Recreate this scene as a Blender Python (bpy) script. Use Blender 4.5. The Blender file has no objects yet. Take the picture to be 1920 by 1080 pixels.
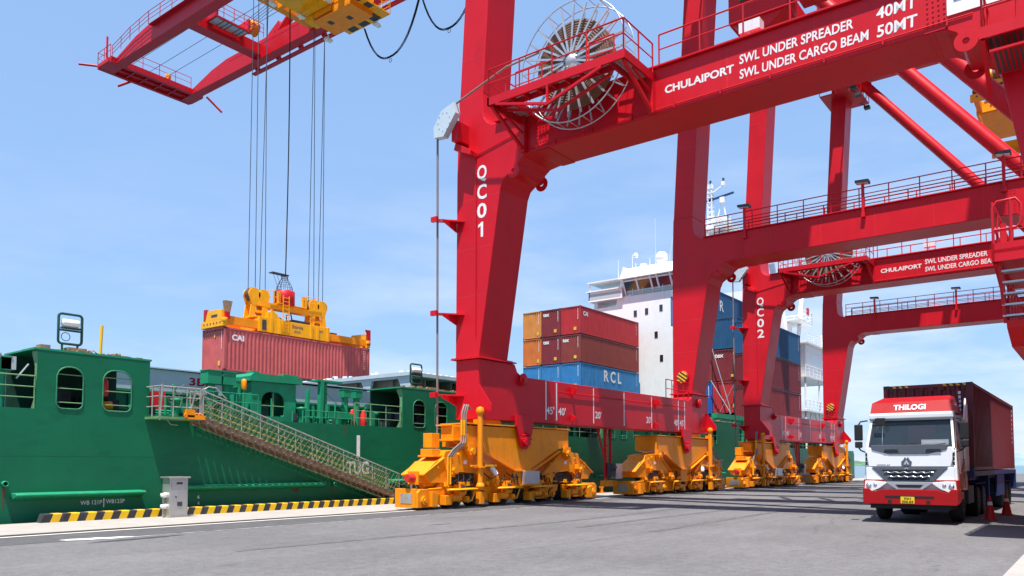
import bpy, bmesh, math, random
from mathutils import Vector, Matrix
random.seed(7)
S = bpy.context.scene
COL = S.collection
R = math.radians

# ------------------------------------------------------------------ camera, sky, sun, exposure
cam = bpy.data.cameras.new('camera'); camo = bpy.data.objects.new('camera', cam); COL.objects.link(camo)
cam.sensor_width = 36.0
cam.lens = 1467.0 / 1920.0 * 36.0
cam.shift_y = 251.0 / 1920.0
cam.clip_start = 0.1; cam.clip_end = 9000.0
camo.location = (0, 0, 1.7)
camo.rotation_euler = (math.pi / 2 + math.atan(80.0 / 1467.0), 0, R(37.4 - 90.0))
S.camera = camo

SUN_DIR = Vector((-0.29, -0.135, 1.0)).normalized()
W = bpy.data.worlds.new('World'); S.world = W; W.use_nodes = True
nt = W.node_tree; nt.nodes.clear()
def wn(t, **k):
    n = nt.nodes.new(t)
    for a, v in k.items(): setattr(n, a, v)
    return n
out = wn('ShaderNodeOutputWorld'); bg = wn('ShaderNodeBackground')
sky = wn('ShaderNodeTexSky', sky_type='NISHITA', sun_disc=False)
sky.sun_elevation = math.asin(SUN_DIR.z); sky.sun_rotation = math.atan2(SUN_DIR.x, SUN_DIR.y)
sky.altitude = 0; sky.air_density = 1.0; sky.dust_density = 0.25; sky.ozone_density = 2.6
tc = wn('ShaderNodeTexCoord'); sep = wn('ShaderNodeSeparateXYZ')
nt.links.new(tc.outputs['Generated'], sep.inputs[0])
# thin cirrus: noise stretched along the horizon, thicker low down towards the far end of the quay
mp = wn('ShaderNodeMapping'); mp.inputs['Scale'].default_value = (2.2, 2.2, 9.0); mp.inputs['Rotation'].default_value = (0.10, 0.06, 0.3)
nz = wn('ShaderNodeTexNoise'); nz.inputs['Scale'].default_value = 1.7; nz.inputs['Detail'].default_value = 7; nz.inputs['Roughness'].default_value = 0.58
nt.links.new(tc.outputs['Generated'], mp.inputs[0]); nt.links.new(mp.outputs[0], nz.inputs['Vector'])
cr = wn('ShaderNodeValToRGB'); cr.color_ramp.elements[0].position = 0.42; cr.color_ramp.elements[1].position = 0.70
nt.links.new(nz.outputs['Fac'], cr.inputs[0])
lo = wn('ShaderNodeMapRange'); lo.inputs['From Min'].default_value = 0.42; lo.inputs['From Max'].default_value = 0.02
nt.links.new(sep.outputs['Z'], lo.inputs['Value'])
ex = wn('ShaderNodeMapRange'); ex.inputs['From Min'].default_value = 0.55; ex.inputs['From Max'].default_value = 1.0; ex.inputs['To Min'].default_value = 0.30; ex.inputs['To Max'].default_value = 1.0
nt.links.new(sep.outputs['X'], ex.inputs['Value'])
m1 = wn('ShaderNodeMath', operation='MULTIPLY'); m2 = wn('ShaderNodeMath', operation='MULTIPLY'); m2.use_clamp = True
nt.links.new(cr.outputs[0], m1.inputs[0]); nt.links.new(lo.outputs[0], m1.inputs[1])
nt.links.new(m1.outputs[0], m2.inputs[0]); nt.links.new(ex.outputs[0], m2.inputs[1])
hz0 = wn('ShaderNodeMixRGB'); hz0.inputs['Fac'].default_value = 0.68; hz0.inputs['Color2'].default_value = (2.0, 3.3, 5.6, 1)   # even sea air
nt.links.new(sky.outputs[0], hz0.inputs['Color1'])
mx = wn('ShaderNodeMixRGB'); mx.inputs['Color2'].default_value = (5.6, 5.85, 6.1, 1)
nt.links.new(m2.outputs[0], mx.inputs['Fac']); nt.links.new(hz0.outputs[0], mx.inputs['Color1'])
nt.links.new(mx.outputs[0], bg.inputs['Color']); bg.inputs['Strength'].default_value = 0.104
nt.links.new(bg.outputs[0], out.inputs[0])

sun = bpy.data.lights.new('sun', 'SUN'); sun.energy = 5.0; sun.angle = R(0.5); sun.color = (1.0, 0.96, 0.9)
suno = bpy.data.objects.new('sun', sun); COL.objects.link(suno)
suno.rotation_euler = SUN_DIR.to_track_quat('Z', 'Y').to_euler(); suno.location = (0, 0, 80)
S.view_settings.view_transform = 'Standard'; S.view_settings.look = 'None'
S.view_settings.exposure = 0.85; S.view_settings.gamma = 1.0; S.view_settings.use_curve_mapping = False

# ------------------------------------------------------------------ materials
def mat(name, col, rough=0.5, var=0.10, scale=1.5, metal=0.0, bump=0.0, dirt=None, dirt_amt=0.0, dirt_scale=(1.2, 1.2, 0.25), spec=0.5, coat=0.0, bscale=20.0, rust=0.0, rust_scale=(1.6, 1.6, 0.4)):
    spec = min(spec, 0.3) if metal == 0 and spec == 0.5 else spec
    m = bpy.data.materials.new(name); m.use_nodes = True
    t = m.node_tree; b = t.nodes['Principled BSDF']
    b.inputs['Roughness'].default_value = rough; b.inputs['Metallic'].default_value = metal
    b.inputs['Specular IOR Level'].default_value = spec
    if coat: b.inputs['Coat Weight'].default_value = coat; b.inputs['Coat Roughness'].default_value = 0.08
    g = t.nodes.new('ShaderNodeNewGeometry')
    n = t.nodes.new('ShaderNodeTexNoise'); n.inputs['Scale'].default_value = scale; n.inputs['Detail'].default_value = 5; n.inputs['Roughness'].default_value = 0.6
    t.links.new(g.outputs['Position'], n.inputs['Vector'])
    mr = t.nodes.new('ShaderNodeMapRange'); mr.inputs['From Min'].default_value = 0.3; mr.inputs['From Max'].default_value = 0.7
    mr.inputs['To Min'].default_value = 1 - var; mr.inputs['To Max'].default_value = 1 + var
    t.links.new(n.outputs['Fac'], mr.inputs['Value'])
    vm = t.nodes.new('ShaderNodeVectorMath'); vm.operation = 'SCALE'; vm.inputs[0].default_value = col
    t.links.new(mr.outputs[0], vm.inputs['Scale'])
    c = vm.outputs[0]
    if dirt is not None:
        mp = t.nodes.new('ShaderNodeMapping'); mp.inputs['Scale'].default_value = dirt_scale
        t.links.new(g.outputs['Position'], mp.inputs[0])
        n2 = t.nodes.new('ShaderNodeTexNoise'); n2.inputs['Scale'].default_value = 2.0; n2.inputs['Detail'].default_value = 8; n2.inputs['Roughness'].default_value = 0.7
        t.links.new(mp.outputs[0], n2.inputs['Vector'])
        r2 = t.nodes.new('ShaderNodeMapRange'); r2.inputs['From Min'].default_value = 0.52; r2.inputs['From Max'].default_value = 0.75; r2.inputs['To Max'].default_value = dirt_amt
        t.links.new(n2.outputs['Fac'], r2.inputs['Value'])
        mxn = t.nodes.new('ShaderNodeMixRGB'); mxn.inputs['Color2'].default_value = (*dirt, 1)
        t.links.new(r2.outputs[0], mxn.inputs['Fac']); t.links.new(c, mxn.inputs['Color1']); c = mxn.outputs[0]
    if rust:
        mp2 = t.nodes.new('ShaderNodeMapping'); mp2.inputs['Scale'].default_value = rust_scale; mp2.inputs['Location'].default_value = (7.3, 1.9, 4.1)
        t.links.new(g.outputs['Position'], mp2.inputs[0])
        n4 = t.nodes.new('ShaderNodeTexNoise'); n4.inputs['Scale'].default_value = 1.3; n4.inputs['Detail'].default_value = 12; n4.inputs['Roughness'].default_value = 0.78
        t.links.new(mp2.outputs[0], n4.inputs['Vector'])
        r4 = t.nodes.new('ShaderNodeMapRange'); r4.inputs['From Min'].default_value = 0.66; r4.inputs['From Max'].default_value = 0.72; r4.inputs['To Max'].default_value = rust
        t.links.new(n4.outputs['Fac'], r4.inputs['Value'])
        mx4 = t.nodes.new('ShaderNodeMixRGB'); mx4.inputs['Color2'].default_value = (0.10, 0.042, 0.022, 1)
        t.links.new(r4.outputs[0], mx4.inputs['Fac']); t.links.new(c, mx4.inputs['Color1']); c = mx4.outputs[0]
    t.links.new(c, b.inputs['Base Color'])
    rr = t.nodes.new('ShaderNodeMapRange'); rr.inputs['To Min'].default_value = max(0, rough - 0.1); rr.inputs['To Max'].default_value = min(1, rough + 0.12)
    t.links.new(n.outputs['Fac'], rr.inputs['Value']); t.links.new(rr.outputs[0], b.inputs['Roughness'])
    if bump:
        n3 = t.nodes.new('ShaderNodeTexNoise'); n3.inputs['Scale'].default_value = bscale; n3.inputs['Detail'].default_value = 6
        t.links.new(g.outputs['Position'], n3.inputs['Vector'])
        bp = t.nodes.new('ShaderNodeBump'); bp.inputs['Strength'].default_value = bump; bp.inputs['Distance'].default_value = 0.02
        t.links.new(n3.outputs['Fac'], bp.inputs['Height']); t.links.new(bp.outputs[0], b.inputs['Normal'])
    return m

RUST = (0.14, 0.055, 0.025)
RED = mat('crane_red_paint', (0.56, 0.004, 0.013), 0.40, 0.07, 0.6, dirt=(0.36, 0.003, 0.008), dirt_amt=0.5, dirt_scale=(0.6, 0.6, 0.10), bump=0.10, bscale=0.9)
SEAM = mat('weld_seam_red', (0.60, 0.05, 0.06), 0.5, 0.1)
GRNRIM = mat('edge_green', (0.03, 0.20, 0.10), 0.5, 0.2, 5, dirt=(0.2, 0.2, 0.1), dirt_amt=0.5)
GREASE_GAP = mat('greasy_steel_gap_shade', (0.03, 0.025, 0.02), 0.35, 0.3, 9)  # hub grease, and the painted shade of the bogie gaps
REDTRIM = mat('red_steel', (0.50, 0.005, 0.012), 0.45, 0.1)
YEL = mat('crane_yellow_paint', (0.84, 0.262, 0.004), 0.44, 0.07, 1.2, dirt=(0.42, 0.13, 0.006), dirt_amt=0.6, dirt_scale=(2.0, 2.0, 0.7), rust=0.5, rust_scale=(3, 3, 2))
YEL2 = mat('spreader_yellow_paint', (0.90, 0.38, 0.006), 0.42, 0.1, 1.5, dirt=(0.4, 0.17, 0.02), dirt_amt=0.4)
ORG = mat('orange_paint', (0.88, 0.25, 0.003), 0.4, 0.08, 1.5)
GRN = mat('hull_green_paint', (0.0015, 0.128, 0.056), 0.46, 0.10, 0.5, dirt=(0.001, 0.072, 0.033), dirt_amt=0.65, dirt_scale=(0.35, 0.35, 0.9), bump=0.35, bscale=1.1, rust=0.55, rust_scale=(0.9, 0.9, 0.35))
GRN2 = mat('deck_green_paint', (0.008, 0.24, 0.115), 0.5, 0.15, 2.5, dirt=(0.10, 0.13, 0.05), dirt_amt=0.55, dirt_scale=(3, 3, 1.0), rust=0.8, rust_scale=(4, 4, 2))
GRN3 = mat('weathered_green', (0.13, 0.27, 0.12), 0.6, 0.2, 4, dirt=RUST, dirt_amt=0.5)
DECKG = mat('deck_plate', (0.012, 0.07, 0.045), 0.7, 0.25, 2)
WHT = mat('white_paint', (0.84, 0.84, 0.83), 0.45, 0.03, 1.0, dirt=(0.5, 0.47, 0.42), dirt_amt=0.25)
TXT = mat('white_lettering', (0.76, 0.75, 0.74), 0.55, 0.05, 3, dirt=(0.5, 0.40, 0.38), dirt_amt=0.5, dirt_scale=(2, 2, 1))
LGREY = mat('hatch_grey_paint', (0.42, 0.47, 0.52), 0.5, 0.06, 1.2, dirt=(0.22, 0.20, 0.19), dirt_amt=0.35)
DGREY = mat('dark_steel', (0.055, 0.055, 0.06), 0.55, 0.15, 3)
BLK = mat('black_rubber', (0.015, 0.015, 0.016), 0.75, 0.2, 6)
GALV = mat('galvanised_steel', (0.47, 0.48, 0.50), 0.38, 0.08, 5, metal=0.55)
STEEL = mat('stainless_steel', (0.55, 0.54, 0.52), 0.34, 0.06, 3, metal=0.75)
GREYBOX = mat('grey_enamel', (0.45, 0.48, 0.50), 0.45, 0.05)
CABLE = mat('reel_cable', (0.16, 0.085, 0.055), 0.7, 0.2, 8)
CABLEGREY = mat('grey_cable', (0.22, 0.17, 0.15), 0.7, 0.1)
BRN = mat('brown_gangway_metal', (0.15, 0.095, 0.06), 0.6, 0.3, 6, dirt=RUST, dirt_amt=0.5)
RUSTY = mat('rusty_fittings', (0.30, 0.17, 0.10), 0.7, 0.4, 9)
ALU = mat('weathered_aluminium', (0.40, 0.385, 0.345), 0.5, 0.15, 6, metal=0.4, dirt=RUST, dirt_amt=0.5)
NETM = mat('net_cord', (0.14, 0.17, 0.08), 0.9, 0.3)
ROPEY = mat('yellow_rope', (0.55, 0.38, 0.08), 0.8, 0.2)
SIREN_R = mat('red_cap', (0.55, 0.03, 0.02), 0.5, 0.1)
FIRE = mat('signal_red', (0.60, 0.02, 0.02), 0.4, 0.06)
WIRE = mat('steel_rope', (0.06, 0.065, 0.08), 0.6, 0.1)
CONEO = mat('cone_orange_red', (0.55, 0.02, 0.012), 0.5, 0.1)
TRKRED = mat('truck_red_paint', (0.33, 0.001, 0.002), 0.38, 0.05, 1, coat=0.12)
TRKWHT = mat('truck_white_paint', (0.76, 0.77, 0.79), 0.26, 0.02, 1, coat=0.5, dirt=(0.55, 0.52, 0.48), dirt_amt=0.12)
TRKGREY = mat('grille_grey', (0.085, 0.095, 0.115), 0.4, 0.06)
CHROME = mat('chrome', (0.75, 0.76, 0.78), 0.16, 0.04, 4, metal=0.95)
LAMP = mat('lamp_lens', (0.80, 0.82, 0.80), 0.10, 0.15, 30, metal=0.15)
PLATE = mat('number_plate_yellow', (0.75, 0.50, 0.01), 0.4, 0.03)
TBLUE = mat('trailer_blue', (0.012, 0.028, 0.11), 0.5, 0.1)
GLASSD = mat('tinted_glass', (0.012, 0.017, 0.024), 0.05, 0.1, 2, spec=1.0)
STRY = mat('kerb_yellow', (0.78, 0.45, 0.01), 0.6, 0.08, 4, dirt=(0.35, 0.24, 0.08), dirt_amt=0.35)
STRB = mat('kerb_black', (0.035, 0.036, 0.04), 0.7, 0.2, 4, dirt=(0.16, 0.15, 0.14), dirt_amt=0.3)
PANELB = mat('sign_blue', (0.02, 0.10, 0.45), 0.4, 0.02)
TOPSIDE = mat('faded_teal', (0.02, 0.12, 0.12), 0.6, 0.2)

def clear_glass():
    m = bpy.data.materials.new('windscreen_glass'); m.use_nodes = True
    t = m.node_tree; b = t.nodes['Principled BSDF']
    b.inputs['Base Color'].default_value = (0.05, 0.07, 0.09, 1); b.inputs['Roughness'].default_value = 0.03
    b.inputs['Transmission Weight'].default_value = 0.0; b.inputs['Alpha'].default_value = 0.42
    b.inputs['Specular IOR Level'].default_value = 1.0; b.inputs['Metallic'].default_value = 0.0
    return m
GLASS = clear_glass()

# ------------------------------------------------------------------ mesh builder
SPLIT = {n: .03 for n in ('deck_house_side', 'floor_window', 'floodlight', 'doorway', 'porthole_window', 'landing_leg', 'mudguard', 'flipper_arm', 'telescopic_arm', 'end_beam', 'rope_sheave', 'door', 'winch', 'gas_bottle', 'aviation_light_arm', 'grille_slot', 'chrome_bar', 'corner_panel', 'side_fairing', 'walkway_grating', 'cable_conduit', 'deck_railing', 'wheel_hub', 'antenna', 'corner_casting', 'mast_lamp', 'air_slot', 'wiper', 'dashboard_paper', 'rod', 'siren_stripe', 'hazard_stripe', 'lamp_reflector', 'side_guard', 'stacking_pad', 'rib', 'deck_house_roof', 'sill_railing', 'beam_railing', 'clevis_plate', 'ladder', 'boom_end_railing', 'opening_rail', 'scupper', 'corner_fitting')}
SPLIT.update({'stanchion': .0, 'knee_gusset': .02, 'davit': .04, 'lashing_lug': .10, 'sill_marking': .14, 'beam_lettering': .15, 'hull_lettering': .12, 'splice_plate': .25, 'lettering': .3, 'leg_flange': .05, 'portal_gusset': .05, 'platform_railing': .03, 'sill_post': .02, 'deck_stanchion': .03, 'derrick': .03, 'spoke': None, 'stair_stringer': .02, 'stair_tread': .02, 'pivot_bracket': .05, 'hydraulic_hose': .05, 'accommodation_deck': None, 'black_block': .01, 'yellow_block': .01, 'crane_number': .2, 'bumper_slot': .02, 'board_emblem': .02, 'interior_seat': .02, 'twistlock_fitting': .004, 'deck_equipment': .004, 'gap_shade_block': .004, 'boom_light_arm': .01, 'boom_grating': .01, 'cab_interior': .01, 'panel_gap': .01, 'cab_step': .02, 'rust_streak': .02, 'clevis_pin': .02, 'control_box': .01, 'boom_sheave': .01, 'wing_mirror': .001, 'deck_locker': .01, 'stringer': .0, 'handrail': .0, 'tread': .0})
SPLIT = {k: v for k, v in SPLIT.items() if v is not None}
class MB:
    def __init__(s): s.v = []; s.f = []; s.sm = []; s.mi = []; s.m = 0
    def add(s, vs, fs, smooth=False):
        o = len(s.v); s.v += [tuple(p) for p in vs]
        for f in fs: s.f.append([i + o for i in f]); s.sm.append(smooth); s.mi.append(s.m)
        return s
    def box(s, x0, x1, y0, y1, z0, z1):
        vs = [(x, y, z) for z in (z0, z1) for y in (y0, y1) for x in (x0, x1)]
        return s.add(vs, [(0, 2, 3, 1), (4, 5, 7, 6), (0, 1, 5, 4), (2, 6, 7, 3), (0, 4, 6, 2), (1, 3, 7, 5)])
    def prism(s, poly, ax, a, b):
        n = len(poly); ar = sum(poly[i][0] * poly[(i + 1) % n][1] - poly[(i + 1) % n][0] * poly[i][1] for i in range(n))
        if (ar < 0) != (ax == 'y'): poly = poly[::-1]
        if a > b: a, b = b, a
        def P(p, t): return {'x': (t, p[0], p[1]), 'y': (p[0], t, p[1]), 'z': (p[0], p[1], t)}[ax]
        vs = [P(p, a) for p in poly] + [P(p, b) for p in poly]
        fs = [tuple(range(n))[::-1], tuple(range(n, 2 * n))] + [(i, (i + 1) % n, n + (i + 1) % n, n + i) for i in range(n)]
        return s.add(vs, fs)
    def ring(s, outer, inner, ax, a, b):
        """plate with one hole; outer and inner have the same count of points"""
        n = len(outer)
        def P(p, t): return {'x': (t, p[0], p[1]), 'y': (p[0], t, p[1]), 'z': (p[0], p[1], t)}[ax]
        vs = [P(p, a) for p in outer] + [P(p, a) for p in inner] + [P(p, b) for p in outer] + [P(p, b) for p in inner]
        fs = []
        for i in range(n):
            j = (i + 1) % n
            fs += [(i, j, n + j, n + i), (2 * n + j, 2 * n + i, 3 * n + i, 3 * n + j), (j, i, 2 * n + i, 2 * n + j), (n + i, n + j, 3 * n + j, 3 * n + i)]
        return s.add(vs, fs)
    def tube(s, p0, p1, r, n=8, r1=None, cap=True):
        p0 = Vector(p0); p1 = Vector(p1); d = p1 - p0
        if d.length < 1e-6: return s
        d.normalize(); u = d.orthogonal().normalized(); w = d.cross(u); r1 = r if r1 is None else r1
        vs = []
        for p, q in ((p0, r), (p1, r1)):
            for k in range(n):
                a = 2 * math.pi * k / n; vs.append(p + u * math.cos(a) * q + w * math.sin(a) * q)
        s.add(vs, [(k, (k + 1) % n, n + (k + 1) % n, n + k) for k in range(n)], True)
        if cap: s.add(vs[:n], [tuple(range(n))[::-1]]); s.add(vs[n:], [tuple(range(n))])
        return s
    def path(s, pts, r, n=6, closed=False):
        pts = [Vector(p) for p in pts]; m = len(pts); vs = []; u = None
        for i, p in enumerate(pts):
            a = pts[(i - 1) % m] if (closed or i > 0) else p; b = pts[(i + 1) % m] if (closed or i < m - 1) else p
            d = (b - a).normalized()
            if u is None: u = d.orthogonal().normalized()
            u = (u - d * u.dot(d)).normalized(); w = d.cross(u)
            for k in range(n):
                t = 2 * math.pi * k / n; vs.append(p + u * math.cos(t) * r + w * math.sin(t) * r)
        fs = []
        for i in range(m if closed else m - 1):
            j = (i + 1) % m
            for k in range(n): fs.append((i * n + k, i * n + (k + 1) % n, j * n + (k + 1) % n, j * n + k))
        s.add(vs, fs, True)
        if not closed: s.add(vs[:n], [tuple(range(n))[::-1]]); s.add(vs[-n:], [tuple(range(n))])
        return s
    def bar(s, p0, p1, w, h, up=(0, 0, 1)):
        p0 = Vector(p0); p1 = Vector(p1); d = (p1 - p0).normalized(); up = Vector(up)
        if abs(d.dot(up)) > 0.98: up = Vector((1, 0, 0))
        a = d.cross(up).normalized(); b = a.cross(d)
        vs = []
        for p in (p0, p1):
            for i, j in ((-1, -1), (1, -1), (1, 1), (-1, 1)): vs.append(p + a * (i * w / 2) + b * (j * h / 2))
        return s.add(vs, [(0, 3, 2, 1), (4, 5, 6, 7), (0, 1, 5, 4), (1, 2, 6, 5), (2, 3, 7, 6), (3, 0, 4, 7)])
    def lathe(s, prof, c, ax='z', n=20, smooth=True):
        vs = []; fs = []; c = Vector(c)
        for r, t in prof:
            for k in range(n):
                a = 2 * math.pi * k / n; q = (r * math.cos(a), r * math.sin(a))
                vs.append(c + Vector({'z': (q[0], q[1], t), 'x': (t, q[0], q[1]), 'y': (q[1], t, q[0])}[ax]))
        m = len(prof)
        for i in range(m - 1):
            for k in range(n): fs.append((i * n + k, i * n + (k + 1) % n, (i + 1) * n + (k + 1) % n, (i + 1) * n + k))
        s.add(vs, fs, smooth)
        if prof[0][0] > 1e-4: s.add(vs[:n], [tuple(range(n))[::-1]])
        if prof[-1][0] > 1e-4: s.add(vs[-n:], [tuple(range(n))])
        return s
    def torus(s, c, ax, R_, r, n=40, m=6):
        c = Vector(c); pts = []
        for k in range(n):
            a = 2 * math.pi * k / n; q = (R_ * math.cos(a), R_ * math.sin(a))
            pts.append(c + Vector({'z': (q[0], q[1], 0), 'x': (0, q[0], q[1]), 'y': (q[0], 0, q[1])}[ax]))
        return s.path(pts, r, m, True)
    def text(s, txt, o, ex, ez, w, h, bold=0.0, shear=0.0, depth=0.0, proud=0.004, spacing=1.0):
        """lettering in the box o, o+ex*w, o+ez*h ; flat sheet a few mm proud of the wall"""
        vs, fs = text_geo(txt, bold, shear, spacing)
        ex = Vector(ex); ez = Vector(ez); nrm = ex.cross(ez)
        return s.add([Vector(o) + ex * (x * w) + ez * (y * h) + nrm * proud for x, y in vs], fs)
    def rail(s, pts, h=1.05, post=1.4, r=0.024, mids=1, kick=False):
        pts = [Vector(p) for p in pts]; U = Vector((0, 0, h))
        for a, b in zip(pts[:-1], pts[1:]):
            s.tube(a + U, b + U, r, 6)
            for k in range(mids): s.tube(a + U * ((k + 1) / (mids + 1)), b + U * ((k + 1) / (mids + 1)), r * 0.8, 6)
            n = max(1, round((b - a).length / post))
            for i in range(n + 1):
                p = a + (b - a) * (i / n); s.tube(p, p + U, r, 6)
            if kick: s.bar(a + Vector((0, 0, 0.06)), b + Vector((0, 0, 0.06)), 0.012, 0.12)
        return s
    def split(s, tol):
        """clusters of faces whose boxes come within tol of each other, each as its own builder"""
        par = list(range(len(s.v)))
        def fnd(a):
            while par[a] != a: par[a] = par[par[a]]; a = par[a]
            return a
        for f in s.f:
            r0 = fnd(f[0])
            for i in f[1:]: par[fnd(i)] = r0
        comp = {}
        for i, f in enumerate(s.f): comp.setdefault(fnd(f[0]), []).append(i)
        cl = []
        for fs in comp.values():
            ps = [s.v[i] for k in fs for i in s.f[k]]
            cl.append([[min(q[a] for q in ps) for a in range(3)], [max(q[a] for q in ps) for a in range(3)], list(fs)])
        go = True
        while go:
            go = False; res = []
            for c in cl:
                for r in res:
                    if all(c[0][a] <= r[1][a] + tol and r[0][a] <= c[1][a] + tol for a in range(3)):
                        r[0] = [min(x, y) for x, y in zip(r[0], c[0])]; r[1] = [max(x, y) for x, y in zip(r[1], c[1])]; r[2] += c[2]; go = True; break
                else: res.append(c)
            cl = res
        out_ = []
        for c in cl:
            n = MB(); mp_ = {}
            for k in sorted(c[2]):
                for i in s.f[k]:
                    if i not in mp_: mp_[i] = len(n.v); n.v.append(s.v[i])
                n.f.append([mp_[i] for i in s.f[k]]); n.sm.append(s.sm[k]); n.mi.append(s.mi[k])
            out_.append(n)
        return out_
    def build(s, name, m, parent=None, off=(0, 0, 0), bevel=0.0, mx=None):
        tol = SPLIT.get(name)
        if tol is not None:
            ps = s.split(tol)
            if len(ps) > 1:
                return [q.build1(name, m, parent, off, bevel, mx) for q in ps][0]
        return s.build1(name, m, parent, off, bevel, mx)
    def build1(s, name, m, parent=None, off=(0, 0, 0), bevel=0.0, mx=None):
        me = bpy.data.meshes.new(name)
        o3 = Vector(off)
        vv = [tuple((mx @ (Vector(p) - o3)) if mx is not None else (Vector(p) - o3)) for p in s.v]
        me.from_pydata(vv, [], s.f)
        for q in (m if isinstance(m, (list, tuple)) else [m]): me.materials.append(q)
        me.polygons.foreach_set('use_smooth', s.sm); me.polygons.foreach_set('material_index', s.mi)
        me.update()
        o = bpy.data.objects.new(name, me); COL.objects.link(o)
        if parent is not None: o.parent = parent
        if bevel:
            b = o.modifiers.new('bevel', 'BEVEL'); b.width = bevel; b.segments = 2; b.limit_method = 'ANGLE'; b.angle_limit = R(40); b.harden_normals = False
        return o

_tg = {}
def text_geo(txt, bold, shear, spacing):
    k = (txt, bold, shear, spacing)
    if k in _tg: return _tg[k]
    cu = bpy.data.curves.new('tmp', 'FONT'); cu.body = txt; cu.size = 1.0; cu.offset = bold; cu.shear = shear; cu.resolution_u = 3; cu.space_character = spacing
    cu.fill_mode = 'BOTH'; cu.dimensions = '2D'
    o = bpy.data.objects.new('tmp', cu); COL.objects.link(o)
    dg = bpy.context.evaluated_depsgraph_get()
    me = bpy.data.meshes.new_from_object(o.evaluated_get(dg))
    vs = [(v.co.x, v.co.y) for v in me.vertices]; fs = [tuple(p.vertices) for p in me.polygons]
    x0 = min(v[0] for v in vs); x1 = max(v[0] for v in vs); y0 = min(v[1] for v in vs); y1 = max(v[1] for v in vs)
    vs = [((x - x0) / (x1 - x0), (y - y0) / (y1 - y0)) for x, y in vs]
    bpy.data.objects.remove(o); bpy.data.curves.remove(cu); bpy.data.meshes.remove(me)
    _tg[k] = (vs, fs); return _tg[k]

def tag(o, label=None, cat=None, group=None, kind=None):
    if label: o['label'] = label
    if cat: o['category'] = cat
    if group: o['group'] = group
    if kind: o['kind'] = kind
    return o
def thing(name, label, cat, loc, rz=0.0, group=None):
    o = bpy.data.objects.new(name, None); o.empty_display_size = 0.3; COL.objects.link(o)
    o.location = loc; o.rotation_euler = (0, 0, rz); return tag(o, label, cat, group)
def kids(o): return [c for c in list(COL.objects) if c.parent == o]
def copy_tree(o, loc=None, label=None, group=None, parent=None, skip=()):
    c = o.copy(); COL.objects.link(c)
    if parent is not None: c.parent = parent
    if loc is not None: c.location = loc
    if label: c['label'] = label
    if group: c['group'] = group
    for ch in kids(o):
        if ch.name.split('.')[0] not in skip: copy_tree(ch, parent=c, skip=skip)
    return c
def arc(cx, cz, r, a0, a1, n=8): return [(cx + r * math.cos(R(a0 + (a1 - a0) * i / n)), cz + r * math.sin(R(a0 + (a1 - a0) * i / n))) for i in range(n + 1)]
EX = (1, 0, 0); EY = (0, 1, 0); EZ = (0, 0, 1); NY = (0, -1, 0)
#@@SETTING
# ------------------------------------------------------------------ ground, quay, sea, hills
def ground_mat():
    m = bpy.data.materials.new('asphalt'); m.use_nodes = True; t = m.node_tree; b = t.nodes['Principled BSDF']; L = t.links.new
    g = t.nodes.new('ShaderNodeNewGeometry')
    def noise(sc, det, rough=0.6, stretch=None):
        n = t.nodes.new('ShaderNodeTexNoise'); n.inputs['Scale'].default_value = sc; n.inputs['Detail'].default_value = det; n.inputs['Roughness'].default_value = rough
        if stretch:
            mp = t.nodes.new('ShaderNodeMapping'); mp.inputs['Scale'].default_value = stretch; mp.inputs['Rotation'].default_value = (0, 0, R(-4)); L(g.outputs['Position'], mp.inputs[0]); L(mp.outputs[0], n.inputs['Vector'])
        else: L(g.outputs['Position'], n.inputs['Vector'])
        return n
    def ramp(n, p0, p1, c0, c1):
        r = t.nodes.new('ShaderNodeValToRGB'); r.color_ramp.elements[0].position = p0; r.color_ramp.elements[1].position = p1
        r.color_ramp.elements[0].color = (*c0, 1); r.color_ramp.elements[1].color = (*c1, 1); L(n.outputs['Fac'], r.inputs[0]); return r
    def mix(mode, f, a, c):
        x = t.nodes.new('ShaderNodeMixRGB'); x.blend_type = mode; x.inputs['Fac'].default_value = f; L(a.outputs[0], x.inputs['Color1']); L(c.outputs[0], x.inputs['Color2']); return x
    base = ramp(noise(0.22, 6), 0.3, 0.72, (0.118, 0.114, 0.115), (0.162, 0.156, 0.154))
    streak = ramp(noise(0.7, 5, 0.6, (0.16, 1.3, 1)), 0.35, 0.68, (0.90, 0.90, 0.91), (1.04, 1.04, 1.03))
    grain = ramp(noise(26, 3, 0.75), 0.32, 0.68, (0.74, 0.74, 0.75), (1.24, 1.23, 1.22))
    blot = ramp(noise(1.6, 8, 0.72, (0.35, 1.0, 1)), 0.60, 0.73, (1, 1, 1), (0.66, 0.66, 0.70))
    x = mix('MULTIPLY', 1, base, streak); x = mix('MULTIPLY', 1, x, grain); x = mix('MULTIPLY', 0.8, x, blot)
    mott = ramp(noise(4.5, 8, 0.75), 0.34, 0.66, (0.80, 0.80, 0.81), (1.16, 1.16, 1.15)); x = mix('MULTIPLY', 1, x, mott)
    pit = ramp(noise(55, 2, 0.6), 0.30, 0.38, (0.72, 0.72, 0.72), (1, 1, 1)); x = mix('MULTIPLY', 1, x, pit)
    spk = ramp(noise(75, 2, 0.8), 0.68, 0.74, (0, 0, 0), (0.22, 0.22, 0.21)); x = mix('ADD', 0.8, x, spk)
    L(x.outputs[0], b.inputs['Base Color']); b.inputs['Roughness'].default_value = 0.88; b.inputs['Specular IOR Level'].default_value = 0.25
    bp = t.nodes.new('ShaderNodeBump'); bp.inputs['Strength'].default_value = 0.5; bp.inputs['Distance'].default_value = 0.01
    L(noise(40, 4).outputs['Fac'], bp.inputs['Height']); L(bp.outputs[0], b.inputs['Normal'])
    return m
ASPH = ground_mat()
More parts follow.
